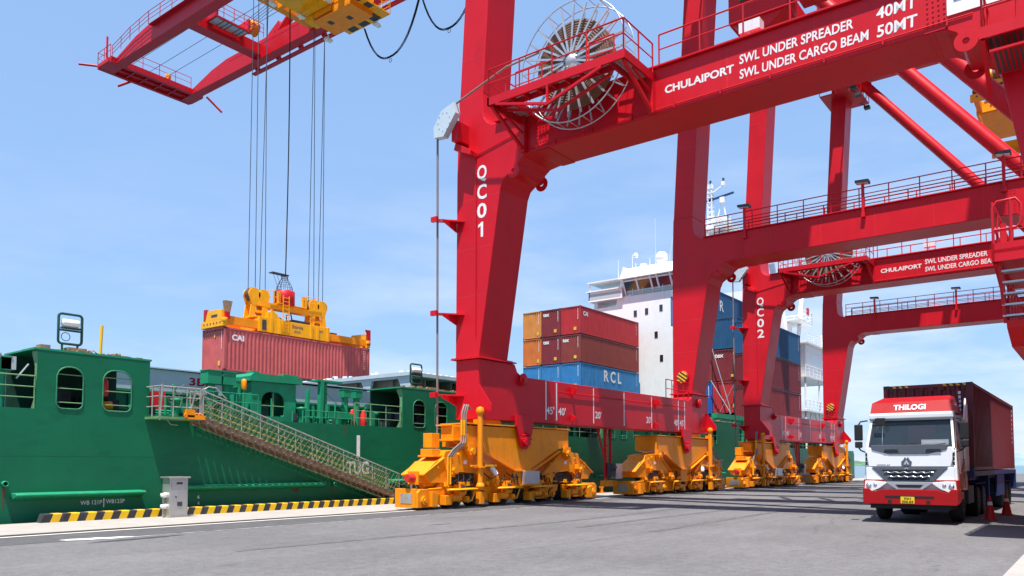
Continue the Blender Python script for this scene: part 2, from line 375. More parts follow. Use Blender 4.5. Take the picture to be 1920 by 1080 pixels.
ASPH2 = mat('dark_asphalt_band', (0.085, 0.083, 0.085), 0.9, 0.2, 3, spec=0.2, dirt=(0.2, 0.19, 0.18), dirt_amt=0.5, dirt_scale=(0.25, 2, 1), bump=0.4, bscale=40)
CONC = mat('pale_concrete', (0.33, 0.305, 0.275), 0.85, 0.10, 1.5, spec=0.25, dirt=(0.36, 0.33, 0.30), dirt_amt=0.5, dirt_scale=(0.4, 1.5, 1), bump=0.3, bscale=25)
PATCHD = mat('asphalt_stain', (0.05, 0.05, 0.055), 0.9, 0.3, 2, spec=0.2)
PATCHW = mat('worn_white_paint', (0.60, 0.59, 0.56), 0.8, 0.1, 6, spec=0.2, dirt=(0.25, 0.24, 0.23), dirt_amt=0.8, dirt_scale=(1.5, 3, 1))
GROOVE = mat('rail_groove', (0.06, 0.045, 0.035), 0.9, 0.3, 6)
RAILM = mat('worn_rail_steel', (0.20, 0.15, 0.12), 0.4, 0.15, 6, metal=0.6)
def sheet(x0, x1, y0, y1, z): return MB().add([(x0, y0, z), (x1, y0, z), (x1, y1, z), (x0, y1, z)], [(0, 1, 2, 3)])
def struct(o): o['kind'] = 'structure'; return o
gm = MB(); gm.box(-420, 175, -600, 25.05, -6, 0); struct(gm.build('quay_ground', ASPH))
def wobble(y0, y1, x0, x1, n, amp, z):
    m = MB(); vs = []
    for i in range(n + 1):
        x = x0 + (x1 - x0) * i / n; vs += [(x, y0 + random.uniform(-amp, amp), z), (x, y1, z)]
    return m.add(vs, [(2 * i, 2 * i + 2, 2 * i + 3, 2 * i + 1) for i in range(n)])
struct(sheet(-420, 175, 20.42, 25.05, 0.004).build('quay_edge_paving', CONC))
struct(sheet(-420, 175, -0.45, 1.37, 0.004).build('rail_strip_paving', CONC))
struct(wobble(18.42, 20.36, -60, 175, 500, 0.05, 0.004).build('asphalt_band', ASPH2))
struct(wobble(18.28, 18.36, 9.0, 70, 420, 0.05, 0.008).build('crack_seal', mat('chalky_seal', (0.36, 0.35, 0.34), .9, .3, 5, spec=.2, dirt=(.12, .12, .12), dirt_amt=1.0, dirt_scale=(2.5, 6, 1))))
struct(sheet(-420, 175, 20.42, 20.58, 0.008).build('edge_line', mat('edge_line_paint', (0.62, 0.60, 0.56), .8, .08, 4, spec=.2)))
gr = MB()
for yy in (20.9, 0.45): gr.box(-420, 175, yy - 0.24, yy + 0.24, 0.004, 0.0085)
struct(gr.build('rail_groove', GROOVE))
rl = MB()
for yy in (20.9, 0.45): rl.box(-420, 175, yy - 0.035, yy + 0.035, 0.004, 0.022)
struct(rl.build('crane_rail', RAILM))
def blob(cx, cy, rx, ry, z, seed, ang=0.0, n=28):
    rr = random.Random(seed); vs = [(cx, cy, z)]
    for k in range(n):
        a = 2 * math.pi * k / n; q = rr.uniform(0.72, 1.1); px = rx * q * math.cos(a); py = ry * q * math.sin(a)
        vs.append((cx + px * math.cos(ang) - py * math.sin(ang), cy + px * math.sin(ang) + py * math.cos(ang), z))
    return MB().add(vs, [(0, k + 1, (k + 1) % n + 1) for k in range(n)])
struct(blob(8.6, 18.5, .85, 0.26, 0.011, 3, -0.25).build('worn_paint_mark', PATCHW))
struct(blob(9.1, 17.75, 1.25, 0.17, 0.005, 5, 0.1).build('asphalt_stain', PATCHD))
for i, (px, py, a, c) in enumerate([(16.5, 15.2, .5, .05), (22.0, 9.6, .35, .05), (26.0, 8.0, .3, .04)]):
    struct(blob(px, py, a, c, 0.005, 20 + i, random.uniform(-.2, .2)).build('asphalt_stain', PATCHD))

rk = random.Random(11); ck = []
def crack(x0, y0, x1, y1, w, seed):
    r_ = random.Random(seed); n = 60; L = []; 
    for i in range(n + 1):
        t = i / n; nx, ny = (y0 - y1), (x1 - x0); l = math.hypot(nx, ny); o = 0.10 * math.sin(t * 17 + seed) + r_.uniform(-.05, .05)
        L.append((x0 + (x1 - x0) * t + nx / l * o, y0 + (y1 - y0) * t + ny / l * o, w * r_.uniform(.4, 1.2), nx / l, ny / l))
    vs = []
    for a, b, c, d, e in L: vs += [(a + d * c, b + e * c, .0065), (a - d * c, b - e * c, .0065)]
    return MB().add(vs, [(2 * i + 1, 2 * i + 3, 2 * i + 2, 2 * i) for i in range(n)])
for i, (a, b, c, d) in enumerate([(12, 9.5, 34, 8.2), (20, 6.0, 29, 7.4), (26, 14.5, 60, 15.8)]):
    struct(crack(a, b, c, d, .006, i + 3).build('asphalt_crack', PATCHD))
TYRE = mat('tyre_marks', (0.10, 0.098, 0.10), 0.9, 0.3, 3, spec=.2, dirt=(.2, .195, .19), dirt_amt=1.0, dirt_scale=(1.5, 4, 1))
for i, (y_, x0, x1) in enumerate([(9.3, 18, 60), (11.2, 18, 62), (13.4, 9, 30)]):
    m = MB(); vs = []
    for k in range(41): xx = x0 + (x1 - x0) * k / 40; yy = y_ + .35 * math.sin(k * .12 + i); vs += [(xx, yy - .13, .0055), (xx, yy + .13, .0055)]
    m.add(vs, [(2 * k, 2 * k + 2, 2 * k + 3, 2 * k + 1) for k in range(40)]); struct(m.build('tyre_mark', TYRE))

def sea_mat():
    m = bpy.data.materials.new('sea_water'); m.use_nodes = True; t = m.node_tree; b = t.nodes['Principled BSDF']
    b.inputs['Base Color'].default_value = (0.03, 0.10, 0.13, 1); b.inputs['Roughness'].default_value = 0.18
    g = t.nodes.new('ShaderNodeNewGeometry'); n = t.nodes.new('ShaderNodeTexNoise'); n.inputs['Scale'].default_value = 0.5; n.inputs['Detail'].default_value = 6
    t.links.new(g.outputs['Position'], n.inputs['Vector']); bp = t.nodes.new('ShaderNodeBump'); bp.inputs['Strength'].default_value = 0.5; bp.inputs['Distance'].default_value = 0.4
    t.links.new(n.outputs['Fac'], bp.inputs['Height']); t.links.new(bp.outputs[0], b.inputs['Normal']); return m
struct(sheet(-3000, 6000, -4000, 6000, -2.2).build('sea', sea_mat()))
HILLM = mat('hazy_hill', (0.20, 0.28, 0.34), 0.95, 0.15, 0.012, spec=0.0)  # bluish air haze is put into the hill colour
HILLM2 = mat('wooded_hill', (0.09, 0.16, 0.10), 0.95, 0.3, 0.03, spec=0.0)
def hill(name, m, bx, by, bw, bd, h, seed, az):
    rr = random.Random(seed); n = 60; k = 10; vs = []
    amps = [(rr.uniform(.3, 1), rr.uniform(1, 9), rr.uniform(0, 6)) for _ in range(7)]
    for i in range(n + 1):
        u = i / n; prof = max(0.0, math.sin(math.pi * u)) ** 0.7 * (0.62 + 0.1 * sum(a * math.sin(f * u * 6 + p) for a, f, p in amps))
        for j in range(k + 1):
            w = j / k; z = h * prof * math.sin(math.pi * w) ** 0.8 + (rr.uniform(-.03, .03) * h * math.sin(math.pi * w))
            px = (u - 0.5) * bw; py = (w - 0.5) * bd
            vs.append((bx + px * math.cos(az) - py * math.sin(az), by + px * math.sin(az) + py * math.cos(az), z - 2.2))
    fs = [(i * (k + 1) + j, (i + 1) * (k + 1) + j, (i + 1) * (k + 1) + j + 1, i * (k + 1) + j + 1) for i in range(n) for j in range(k)]
    struct(MB().add(vs, fs, True).build(name, m))
hill('distant_hills', HILLM, 3600, 420, 900, 500, 62, 4, R(98))
hill('wooded_headland', HILLM2, 2200, 560, 420, 160, 24, 9, R(106))
hill('distant_hills', HILLM, 3000, 1900, 1500, 500, 60, 12, R(125))

# ------------------------------------------------------------------ striped kerb, cabinets, stubs
kb = thing('striped_kerb', 'low yellow and black striped kerb along the edge of the quay below the ship', 'kerb', (17.2, 24.85, 0))
ky = MB(); kk = MB(); x = 9.9; i = 0
while x < 24.6:
    m_ = kk if i % 2 == 0 else ky; sl = 0.09
    vs = [(x - sl, 24.7, 0.0), (x + .25 - sl, 24.7, 0.0), (x + .25, 24.7, .24), (x, 24.7, .24), (x - sl, 25.0, 0), (x + .25 - sl, 25.0, 0), (x + .25, 25.0, .26), (x, 25.0, .26), (x, 24.72, .26), (x + .25, 24.72, .26)]
    m_.add(vs, [(0, 1, 2, 3), (3, 2, 9, 8), (8, 9, 6, 7), (5, 4, 7, 6)] + ([(4, 0, 3, 8, 7)] if i == 0 else []) + ([(1, 5, 6, 9, 2)] if x + .25 >= 24.6 else []))
    x += .25; i += 1
ky.build('yellow_block', STRY, kb, kb.location); kk.build('black_block', STRB, kb, kb.location)

cb = thing('power_cabinet', 'stainless steel shore power cabinet with two white sockets standing before the striped kerb', 'cabinet', (13.7, 24.2, 0))
MB().box(13.30, 13.92, 23.95, 24.4, 0.03, 1.26).build('body', STEEL, cb, cb.location, 0.008)
MB().box(13.24, 13.98, 23.88, 24.46, 1.263, 1.31).build('roof', STEEL, cb, cb.location, 0.01)
d = MB().box(13.35, 13.87, 23.935, 23.947, 0.1, 1.2); d.build('door', STEEL, cb, cb.location)
MB().tube((13.5, 23.935, .66), (13.5, 23.90, .66), .025, 8).box(13.56, 13.72, 23.92, 23.933, 0.36, 0.5).build('latch', DGREY, cb, cb.location)
MB().box(13.52, 13.72, 23.925, 23.934, 1.06, 1.13).build('emblem', DGREY, cb, cb.location)
for zz in (.36, .72):
    so = MB().lathe([(.075, 0), (.085, -.03), (.065, -.10), (.065, -.16), (0, -.17)], (13.30, 24.17, zz), 'x', 14); so.build('socket', WHT, cb, cb.location)
MB().box(13.28, 13.94, 23.93, 24.42, 0.004, 0.04).build('plinth', CONC, cb, cb.location)

cb2 = thing('grey_cabinet', 'tall pale grey equipment cabinet standing at the quay edge between the two cranes', 'cabinet', (53.2, 22.9, 0))
MB().box(52.0, 54.4, 22.4, 23.4, 0.05, 1.95).build('body', GREYBOX, cb2, cb2.location, 0.02)
MB().box(51.92, 54.48, 22.32, 23.48, 1.953, 2.05).build('roof', GREYBOX, cb2, cb2.location, 0.02)
MB().box(52.1, 53.15, 22.385, 22.397, 0.2, 1.85).box(53.25, 54.3, 22.385, 22.397, 0.2, 1.85).build('door', GREYBOX, cb2, cb2.location)

def stub(x, y, label):
    t = thing('mooring_stub', label, 'bollard', (x, y, 0), group='yellow stubs at the quay edge')
    MB().box(x - .2, x + .2, y - .16, y + .16, .004, .05).tube((x, y, .05), (x, y, .42), .11, 12).tube((x - .2, y, .36), (x + .2, y, .36), .06, 10).build('post', YEL, t, t.location)
stub(40.6, 24.3, 'small yellow mooring stub at the quay edge between two yellow bogie sets')
stub(25.0, 24.3, 'small yellow mooring stub just beyond the end of the striped kerb')

def cone(x, y, label):
    t = thing('traffic_cone', label, 'traffic cone', (x, y, 0), group='traffic cones beside the truck')
    MB().box(x - .19, x + .19, y - .19, y + .19, .002, .035).build('base', CONEO, t, t.location, .008)
    MB().lathe([(.155, .035), (.12, .22), (.078, .46)], (x, y, 0), 'z', 18).lathe([(.060, .56), (.035, .70), (.03, .72), (0, .72)], (x, y, 0), 'z', 18).build('cone_body', CONEO, t, t.location)
    MB().lathe([(.078, .461), (.061, .559)], (x, y, 0), 'z', 18).build('reflective_band', WHT, t, t.location)
cone(28.1, 3.0, 'red traffic cone with white band, nearer of the pair beside the truck')
cone(31.1, 2.84, 'red traffic cone with white band, farther of the pair beside the trailer')

# ------------------------------------------------------------------ ship
HY = 25.6; HZ = 3.38
ship = thing('container_ship', 'green hulled container ship with white superstructure moored along the quay', 'ship', (40, 40, -2.2))
SO = ship.location
def sp(mb, name, m, parent=None, bevel=0): return mb.build(name, m, parent or ship, SO, bevel)
hb = MB()
hull = [(-60, HY), (104, HY), (112, 27.5), (114, 31), (114, 49), (112, 52.5), (104, 54.2), (-60, 54.2)]
hb.prism(hull, 'z', -2.6, HZ - 0.25)
hullo = sp(hb, 'hull', GRN)
bw = MB()   # bulwark: hull plating carried up to the deck edge
bw.box(-60, 104, HY, HY + .06, HZ - .25, HZ)
sp(bw, 'bulwark', GRN)
sp(MB().add([(-60, HY + .06, HZ - .246), (104, HY + .06, HZ - .246), (104, 54.2, HZ - .246), (-60, 54.2, HZ - .246)], [(0, 1, 2, 3)]), 'deck', DECKG)
w = MB(); 
w.box(-60, 104, HY - .003, HY, 1.96, 1.968)
for xx in (3.4, 11.0, 15.2, 19.3, 27.4, 35, 43): w.box(xx, xx + .008, HY - .003, HY, -1, HZ - .02)
sp(w, 'weld_seam', mat('seam_green', (.006, .15, .075), .5, .2, 3))
def fin(x0, x1, z):
    pr = [(HY, z - .10), (HY - .2, z - .05), (HY - .36, z + .01), (HY - .40, z + .06), (HY - .36, z + .11), (HY, z + .13)]
    m_ = MB().prism(pr, 'x', x0, x1); return sp(m_, 'rubbing_strake', GRN2, None, .02)
fin(9.35, 13.2, .74); fin(14.3, 20.6, .86); fin(24.4, 37.5, .92); fin(42, 62, .95)
for xx, zz in ((9.15, 1.14), (21.3, .9), (25.2, .62), (38.2, 1.5)):
    sp(MB().lathe([(.07, 0), (.085, 0), (.085, -.16), (.06, -.16), (.06, 0)], (xx, HY, zz), 'y', 16), 'scupper', GRN2)
mk = MB()
mk.text('TUG', (22.0, HY, 1.28), EX, EZ, 1.25, .56, .02); mk.box(22.55, 22.73, HY - .004, HY, 2.0, 2.95)
mk.text('WB 121P', (11.30, HY, .44), EX, EZ, .66, .13, .006); mk.text('WB123P', (12.08, HY, .455), EX, EZ, .60, .13, .006); mk.box(12.0, 12.03, HY - .004, HY, .34, .62)
mk.text('6', (15.24, HY, .50), EX, EZ, .08, .12, .02); mk.text('4', (15.24, HY, .28), EX, EZ, .08, .12, .02)
sp(mk, 'hull_lettering', TXT)
st2 = MB()
for xx, z1, z0, ww in ((21.9, 3.35, 2.9, .06), (21.3, .82, .3, .05), (9.15, 1.05, .4, .05), (19.4, .95, .6, .3), (27.0, 3.3, 2.6, .05)):
    st2.add([(xx - ww, HY - .0035, z1), (xx + ww, HY - .0035, z1), (xx + ww * .3, HY - .0035, z0), (xx - ww * .3, HY - .0035, z0)], [(0, 3, 2, 1)])
sp(st2, 'rust_streak', mat('hull_rust', (.09, .06, .03), .8, .4, 8))

def rounded(x0, x1, z0, z1, r0, r1, n=5):
    return (arc(x0 + r0, z0 + r0, r0, 180, 270, n) + arc(x1 - r0, z0 + r0, r0, 270, 360, n) + arc(x1 - r1, z1 - r1, r1, 0, 90, n) + arc(x0 + r1, z1 - r1, r1, 90, 180, n))
def wall_with_holes(x0, x1, y0, y1, z0, z1, holes, name, m):
    """plating with rounded openings: built in vertical strips so the openings are really open"""
    mb = MB(); xs = [x0] + [v for h in holes for v in (h[0], h[1])] + [x1]
    for a, b in zip(xs[0::2], xs[1::2]): mb.box(a, b, y0, y1, z0, z1)
    for h in holes:
        a, b, c, d_, r0, r1 = h
        if c > z0 + .01: mb.box(a, b, y0, y1, z0, c)
        mb.box(a, b, y0, y1, d_, z1)
        for cx, cz, sx, sz, r in ((a, c, 1, 1, r0), (b, c, -1, 1, r0), (a, d_, 1, -1, r1), (b, d_, -1, -1, r1)):
            p = [(cx, cz)] + [(cx + sx * r * (1 - math.sin(R(t))), cz + sz * r * (1 - math.cos(R(t)))) for t in range(0, 91, 15)]
            mb.prism(p, 'y', y0 + .001, y1 - .001)
    return sp(mb, name, m)
def opening_rails(x0, x1, z0, z1, y, n=3):
    mb = MB()
    for k in range(n): zz = z0 + (z1 - z0) * (k + .45) / n; mb.tube((x0, y, zz), (x1, y, zz), .016, 6)
    return mb
def rim(h, y):
    p = rounded(h[0], h[1], h[2], h[3], h[4], h[5]); return MB().path([(a, y, c) for a, c in p], .022, 6, True)
def deck_house(x0, x1, z1, holes, depth=2.3):
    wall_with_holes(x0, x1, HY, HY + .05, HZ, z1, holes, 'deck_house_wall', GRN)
    mb = MB()
    for xx in (x0, x1 - .05): mb.prism([(HY + .05, HZ), (HY + .42, HZ), (HY + .22, HZ + .3), (HY + .2, z1 - .5), (HY + .42, z1 - .1), (HY + .42, z1 - .02), (HY + .05, z1 - .02)], 'x', xx, xx + .05)
    sp(mb, 'deck_house_side', GRN3)
    rf = MB(); rf.box(x0 - .12, x1 + .05, HY - .01, HY + .9, z1, z1 + .06); rf.box(x0 - .1, x1 + .03, HY + .9, HY + depth, z1 + .002, z1 + .055); sp(rf, 'deck_house_roof', GRN2)
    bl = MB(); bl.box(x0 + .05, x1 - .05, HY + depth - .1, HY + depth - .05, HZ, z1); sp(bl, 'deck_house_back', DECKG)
    rm = MB()
    for h in holes:
        q = rim(h, HY - .005); sp(q, 'opening_rim', GRNRIM); q = opening_rails(h[0], h[1], h[2], h[3], HY + .03); rm.add(q.v, q.f, True)
    sp(rm, 'opening_rail', GRN3)
    it = MB(); rr = random.Random(int(x0 * 10))
    for h in holes:
        for k in range(9):
            a = rr.uniform(h[0] - .2, h[1] - .1); c = rr.uniform(HZ, h[3] - .4); it.box(a, a + rr.uniform(.15, .4), HY + .8 + .1 * k, HY + 1.2 + .1 * k, HZ if rr.random() < .5 else c, c + rr.uniform(.2, .45))
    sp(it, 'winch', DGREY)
    cl = MB()
    for k in range(int((x1 - x0) * 14)):
        a = rr.uniform(x0 + .05, x1 - .15); s_ = rr.uniform(.025, .085); y_ = HY + rr.uniform(.05, .8); cl.box(a, a + s_ * rr.uniform(1, 2.6), y_, y_ + s_ * 2, z1 + .06, z1 + .06 + s_)
        if k % 4 == 0: cl.lathe([(.02, 0), (s_ * .6, .01), (s_ * .7, s_ * .8), (.02, s_ * 1.5)], (a + .2, y_, z1 + .06), 'z', 8)
        if k % 6 == 0: cl.path([(a, y_, z1 + .06), (a + .08, y_ - .05, z1 + .17), (a + .2, y_, z1 + .1), (a + .33, y_ + .03, z1 + .07)], .018, 5)
    for k in range(3):
        a = rr.uniform(x0, x1 - .4); cl.box(a, a + .28, HY + .2, HY + .55, z1 + .06, z1 + .2)
    sp(cl, 'twistlock_fitting', RUSTY)
deck_house(9.95, 13.42, 5.17, [(10.5, 11.28, 3.42, 4.72, .18, .34), (11.89, 12.81, 3.42, 4.74, .2, .36)])
deck_house(25.28, 32.5, 5.2, [(25.95, 26.74, 3.42, 4.70, .18, .34), (27.42, 28.27, 3.42, 4.70, .18, .34), (30.0, 30.9, 3.42, 4.7, .18, .34)])
deck_house(43.0, 47.0, 5.2, [(43.6, 44.5, 3.42, 4.7, .18, .34), (45.2, 46.1, 3.42, 4.7, .18, .34)])
deck_house(58.0, 66.0, 5.2, [(58.6, 59.5, 3.42, 4.7, .18, .34), (60.2, 61.1, 3.42, 4.7, .18, .34)])
sp(MB().lathe([(.0, .0), (.22, .0), (.24, .16), (.2, .3), (.0, .3)], (12.35, 26.4, HZ + .1), 'z', 16), 'mooring_drum', YEL)
sp(MB().box(11.95, 12.2, 26.35, 26.55, HZ, HZ + 1.05).lathe([(.12, 0), (.14, .1), (.12, .5), (.05, .62)], (12.15, 26.1, HZ + .55), 'z', 12), 'red_valve', FIRE)
# railings along the deck edge between the deck houses
rr_ = MB(); rr_.rail([(2, HY + .05, HZ), (9.9, HY + .05, HZ)], .98, .95, .022, 2)
sp(rr_, 'deck_railing', GRN3)
r2 = MB(); r2.rail([(22.45, HY + .05, HZ), (25.2, HY + .05, HZ)], .95, .9, .02, 2); r2.rail([(32.6, HY + .05, HZ), (42.9, HY + .05, HZ)], .95, 1.3, .02, 2); r2.rail([(47.1, HY + .05, HZ), (57.9, HY + .05, HZ)], .95, 1.3, .02, 2); r2.rail([(66.1, HY + .05, HZ), (100, HY + .05, HZ)], .95, 1.6, .02, 2)
sp(r2, 'deck_railing', GRN3)
# hatch coaming and lashing bridges behind the deck edge
cm = MB(); cm.box(-40, 71.5, 28.3, 28.42, HZ - .24, 4.35); cm.box(-40, 71.5, 28.1, 28.5, 4.354, 4.44)
for k in range(-40, 71, 2): cm.prism([(28.1, HZ - .24), (28.298, HZ - .24), (28.298, 4.3), (28.2, 4.3)], 'x', k, k + .05)
sp(cm, 'hatch_coaming', GRN2)
# booth with an arched opening and mast posts
wall_with_holes(17.75, 19.82, 26.2, 26.25, HZ, 4.92, [(18.2, 19.26, 3.60, 4.55, .1, .4)], 'booth_wall', GRN2)
bm = MB(); bm.prism([(17.62, 4.92), (20.05, 4.95), (20.05, 5.2), (17.8, 5.24), (17.62, 5.1)], 'y', 26.1, 27.9); bm.box(17.75, 17.8, 26.25, 27.8, HZ, 4.9); bm.box(19.77, 19.82, 26.25, 27.8, HZ, 4.9)
for a in (17.85, 19.3, 19.65): bm.box(a, a + .3, 26.3, 26.7, 5.22, 5.33)
sp(bm, 'booth_roof', GRN2)
sp(MB().box(18.0, 19.6, 27.5, 27.55, HZ, 4.8).box(18.4, 18.75, 26.5, 26.8, HZ, 4.1), 'booth_interior', DECKG)
sp(MB().tube((18.75, 26.22, HZ), (18.75, 26.22, 4.5), .025, 6).tube((18.2, 26.22, 4.0), (19.26, 26.22, 4.0), .02, 6), 'opening_rail', GRN3)
def vent(x, y, zt, s_, zb=HZ - .24):
    mb = MB(); mb.lathe([(.14, zb), (.14, zt - s_)], (x, y, 0), 'z', 12); mb.box(x - s_ * .55, x + s_ * .55, y - s_ * .5, y + s_ * .5, zt - s_ * .95, zt); mb.box(x - s_ * .6, x + s_ * .6, y - s_ * .55, y + s_ * .55, zt + .002, zt + .04)
    mb.prism([(x - .15, zt - s_), (x + .15, zt - s_), (x + s_ * .5, zt - s_ * .9), (x - s_ * .5, zt - s_ * .9)], 'y', y - .12, y + .12)
    sp(mb, 'ventilator', GRN2)
vent(16.1, 26.3, 5.14, .5); vent(16.72, 26.3, 5.13, .48); vent(17.3, 26.4, 4.85, .22); vent(22.3, 26.1, 4.9, .34); vent(22.95, 26.1, 4.9, .34); vent(9.2, 26.3, 4.9, .4); vent(8.6, 26.3, 5.0, .4)
sp(MB().lathe([(.08, 4.55), (.10, 4.62), (.10, 4.86), (.07, 4.95), (.0, 4.97)], (17.42, 26.2, 0), 'z', 12), 'yellow_beacon', YEL); sp(MB().tube((17.42, 26.2, HZ), (17.42, 26.2, 4.55), .05, 8), 'beacon_post', GRN2)
rg_ = random.Random(21); dp = MB()
for k in range(26):
    a = rg_.uniform(13.6, 25); z_ = HZ + rg_.uniform(.1, .8); y_ = 26.2 + rg_.uniform(0, 1.4)
    t_ = rg_.random()
    if t_ < .4: dp.tube((a, y_, HZ - .2), (a, y_, z_ + .35), rg_.uniform(.03, .07), 8); dp.torus((a, y_, z_ + .35), 'y', .09, .018, 12, 5)
    elif t_ < .75: dp.box(a, a + rg_.uniform(.2, .5), y_, y_ + .3, HZ - .2, z_)
    else: dp.tube((a, y_, z_), (a + rg_.uniform(.6, 1.6), y_, z_), .04, 8)
for zz in (HZ + .15, HZ + .3): dp.tube((13.5, 27.9, zz), (25.2, 27.9, zz), .05, 8)
for k in range(14):
    a = rg_.uniform(13.8, 25.0); dp.tube((a, 25.75, HZ), (a, 25.75, HZ + rg_.uniform(.3, .9)), .035, 6)
for a in (14.6, 19.95, 23.9): dp.lathe([(.12, HZ), (.12, HZ + .5), (.2, HZ + .55), (.2, HZ + .62), (0, HZ + .66)], (a, 26.0, 0), 'z', 12)
sp(dp, 'deck_pipework', GRN2)
dq = MB()
for k in range(16):
    a = rg_.uniform(13.6, 25); z_ = HZ + rg_.uniform(.1, .6); y_ = 26.0 + rg_.uniform(0, 1.2); dq.box(a, a + rg_.uniform(.08, .25), y_, y_ + .15, z_ - .3, z_)
sp(dq, 'deck_equipment', DGREY)
rz_ = MB(); rz_.rail([(14.9, 25.68, HZ), (17.7, 25.68, HZ)], .95, .9, .018, 2); rz_.rail([(19.9, 25.68, HZ), (22.3, 25.68, HZ)], .5, 1.2, .018, 1); sp(rz_, 'deck_railing', GRN2)
dv = MB(); dv.bar((20.8, 25.9, HZ - .24), (20.85, 25.9, 5.15), .22, .16); dv.bar((21.2, 26.1, HZ - .24), (21.2, 26.1, 5.1), .14, .14); dv.box(20.6, 21.9, 25.8, 26.3, 5.12, 5.2)
dv.bar((20.1, 25.9, HZ), (20.2, 25.9, 4.75), .16, .12); dv.box(21.0, 22.5, 25.75, 26.0, 3.62, 3.86); dv.tube((19.9, 25.9, 3.6), (21.2, 25.9, 3.6), .06, 8)
dv.bar((20.45, 25.9, HZ), (20.4, 25.9, 4.1), .2, .08); dv.tube((21.2, 26.0, 4.7), (22.2, 25.9, 3.85), .012, 5); dv.box(23.55, 23.75, 25.8, 25.95, HZ, 4.05)
sp(dv, 'davit', GRN2)
def bott(x): sp(MB().lathe([(.13, HZ - .2), (.14, HZ + .1), (.14, HZ + .5), (.06, HZ + .62), (.06, HZ + .7), (0, HZ + .7)], (x, 26.0, 0), 'z', 14), 'gas_bottle', FIRE)
bott(22.62); bott(23.25)
sp(MB().box(13.75, 14.3, 26.2, 26.3, HZ + .25, HZ + .85), 'fire_hose_box', FIRE)
# floodlight frames standing on the deck-house roofs
def lamp_frame(x0, x1, y, z0, z1, roof, name):
    mb = MB(); p = rounded(x0, x1, z0, z1, .1, .1, 4); mb.path([(a, y, c) for a, c in p], .04, 8, True)
    mb.tube((x0, y, z0 + (z1 - z0) * .45), (x1, y, z0 + (z1 - z0) * .45), .03, 6); mb.tube((x0 + .12, y, roof), (x0 + .12, y, z0), .035, 8); mb.tube((x1 - .12, y, roof), (x1 - .12, y, z0), .035, 8)
    mb.torus((x0 + .22, y, z0 + .22), 'y', .13, .012, 16, 5)
    f = sp(mb, name, DECKG)
    l = MB(); l.lathe([(0, x0 + .1), (.10, x0 + .1), (.115, x0 + .14), (.115, x1 - .12), (.1, x1 - .09), (0, x1 - .09)], (0, y, z1 - .28), 'x', 14); l.build('floodlight', WHT, f, SO)
    g = MB(); g.box(x0 + .08, x1 - .06, y - .06, y + .06, z1 - .47, z1 - .41); g.build('lamp_bracket', DGREY, f, SO)
lk = MB(); lk.lathe([(0, -.05), (.14, 0), (.16, .16), (.1, .3), (0, .32)], (8.98, 26.0, 4.95), 'y', 14); lk.box(9.15, 9.55, 26.1, 26.5, 4.55, 4.95); lk.bar((9.3, 26.3, HZ), (9.3, 26.3, 4.6), .09, .09); lk.bar((9.6, 26.2, 4.3), (9.85, 26.0, 4.75), .04, .04); sp(lk, 'deck_searchlight', GREYBOX)
lk = MB(); lk.box(8.2, 9.8, 27.2, 27.5, HZ, 5.0); lk.box(8.6, 9.0, 26.5, 27, HZ, 4.0); sp(lk, 'deck_locker', DECKG)
lamp_frame(10.62, 11.32, 25.9, 5.48, 6.42, 5.2, 'lamp_frame'); lamp_frame(26.05, 26.8, 25.9, 5.5, 6.42, 5.2, 'lamp_frame')
sp(MB().tube((12.0, 26.1, 5.2), (12.03, 26.1, 6.24), .05, 8), 'antenna_pole', STRY); sp(MB().tube((28.1, 26.1, 5.2), (28.1, 26.1, 6.1), .035, 8), 'antenna_pole', STRY)

# hatch covers (lifted off by crane: things of their own)
h1 = thing('hatch_cover', 'pale grey hatch cover with red lettering lying on the green coaming behind the gangway', 'hatch cover', (20.5, 33, 4.44))
hm = MB(); hm.prism([(13.2, 4.5), (26.3, 4.55), (27.3, 5.0), (27.3, 5.35), (13.2, 5.45)], 'y', 29.6, 41)
hm.build('cover', LGREY, h1, h1.location)
hm = MB(); hm.box(13.2, 27.32, 29.5, 41.1, 5.454, 5.50); hm.build('top_plate', LGREY, h1, h1.location)
hm = MB(); hm.text('3BH', (17.15, 29.6, 4.90), EX, EZ, 1.15, .33, .03); hm.build('lettering', mat('red_lettering', (0.35, 0.01, 0.015), .5, .05), h1, h1.location)
h2 = thing('hatch_cover', 'pale grey hatch cover with open webbed end lying nearest the red crane leg', 'hatch cover', (34, 36, 4.44))
hm = MB(); hm.box(30.0, 43.5, 29.9, 42.2, 6.52, 6.72); hm.build('top_plate', LGREY, h2, h2.location)
hm = MB(); p = [(29.95, 6.52), (42.1, 6.52), (42.1, 6.1)]
for k in range(3, -1, -1):
    y0 = 29.95 + 3.05 * k; p += [(y0 + 2.6, 6.1), (y0 + 2.3, 5.55), (y0 + .9, 5.55), (y0 + .55, 6.1)]
hm.prism([(29.95, 6.515), (42.1, 6.515), (42.1, 6.4), (29.95, 6.4)], 'x', 30.1, 30.3)
for k in range(5): y0 = 29.95 + 3.04 * k; hm.prism([(y0 - .0, 6.4), (y0 + .9, 6.4), (y0 + .45, 5.6), (y0 + .25, 5.6)] if k else [(29.95, 6.4), (30.9, 6.4), (30.4, 5.4), (29.95, 5.4)], 'x', 30.12, 30.28)
hm.build('end_web', LGREY, h2, h2.location)
hm = MB()
for k in range(12): hm.box(30.6 + k * 1.1, 30.7 + k * 1.1, 30.4, 41.8, 5.5, 6.515)
hm.box(30.4, 43.3, 31.6, 31.7, 5.42, 6.515); hm.box(30.4, 43.3, 34.6, 34.7, 5.4, 6.515)
hm.build('rib', mat('hatch_underside_shade', (.20, .16, .13), .7, .15), h2, h2.location)  # brown stands for the shade under the overhanging top plate
hm = MB()
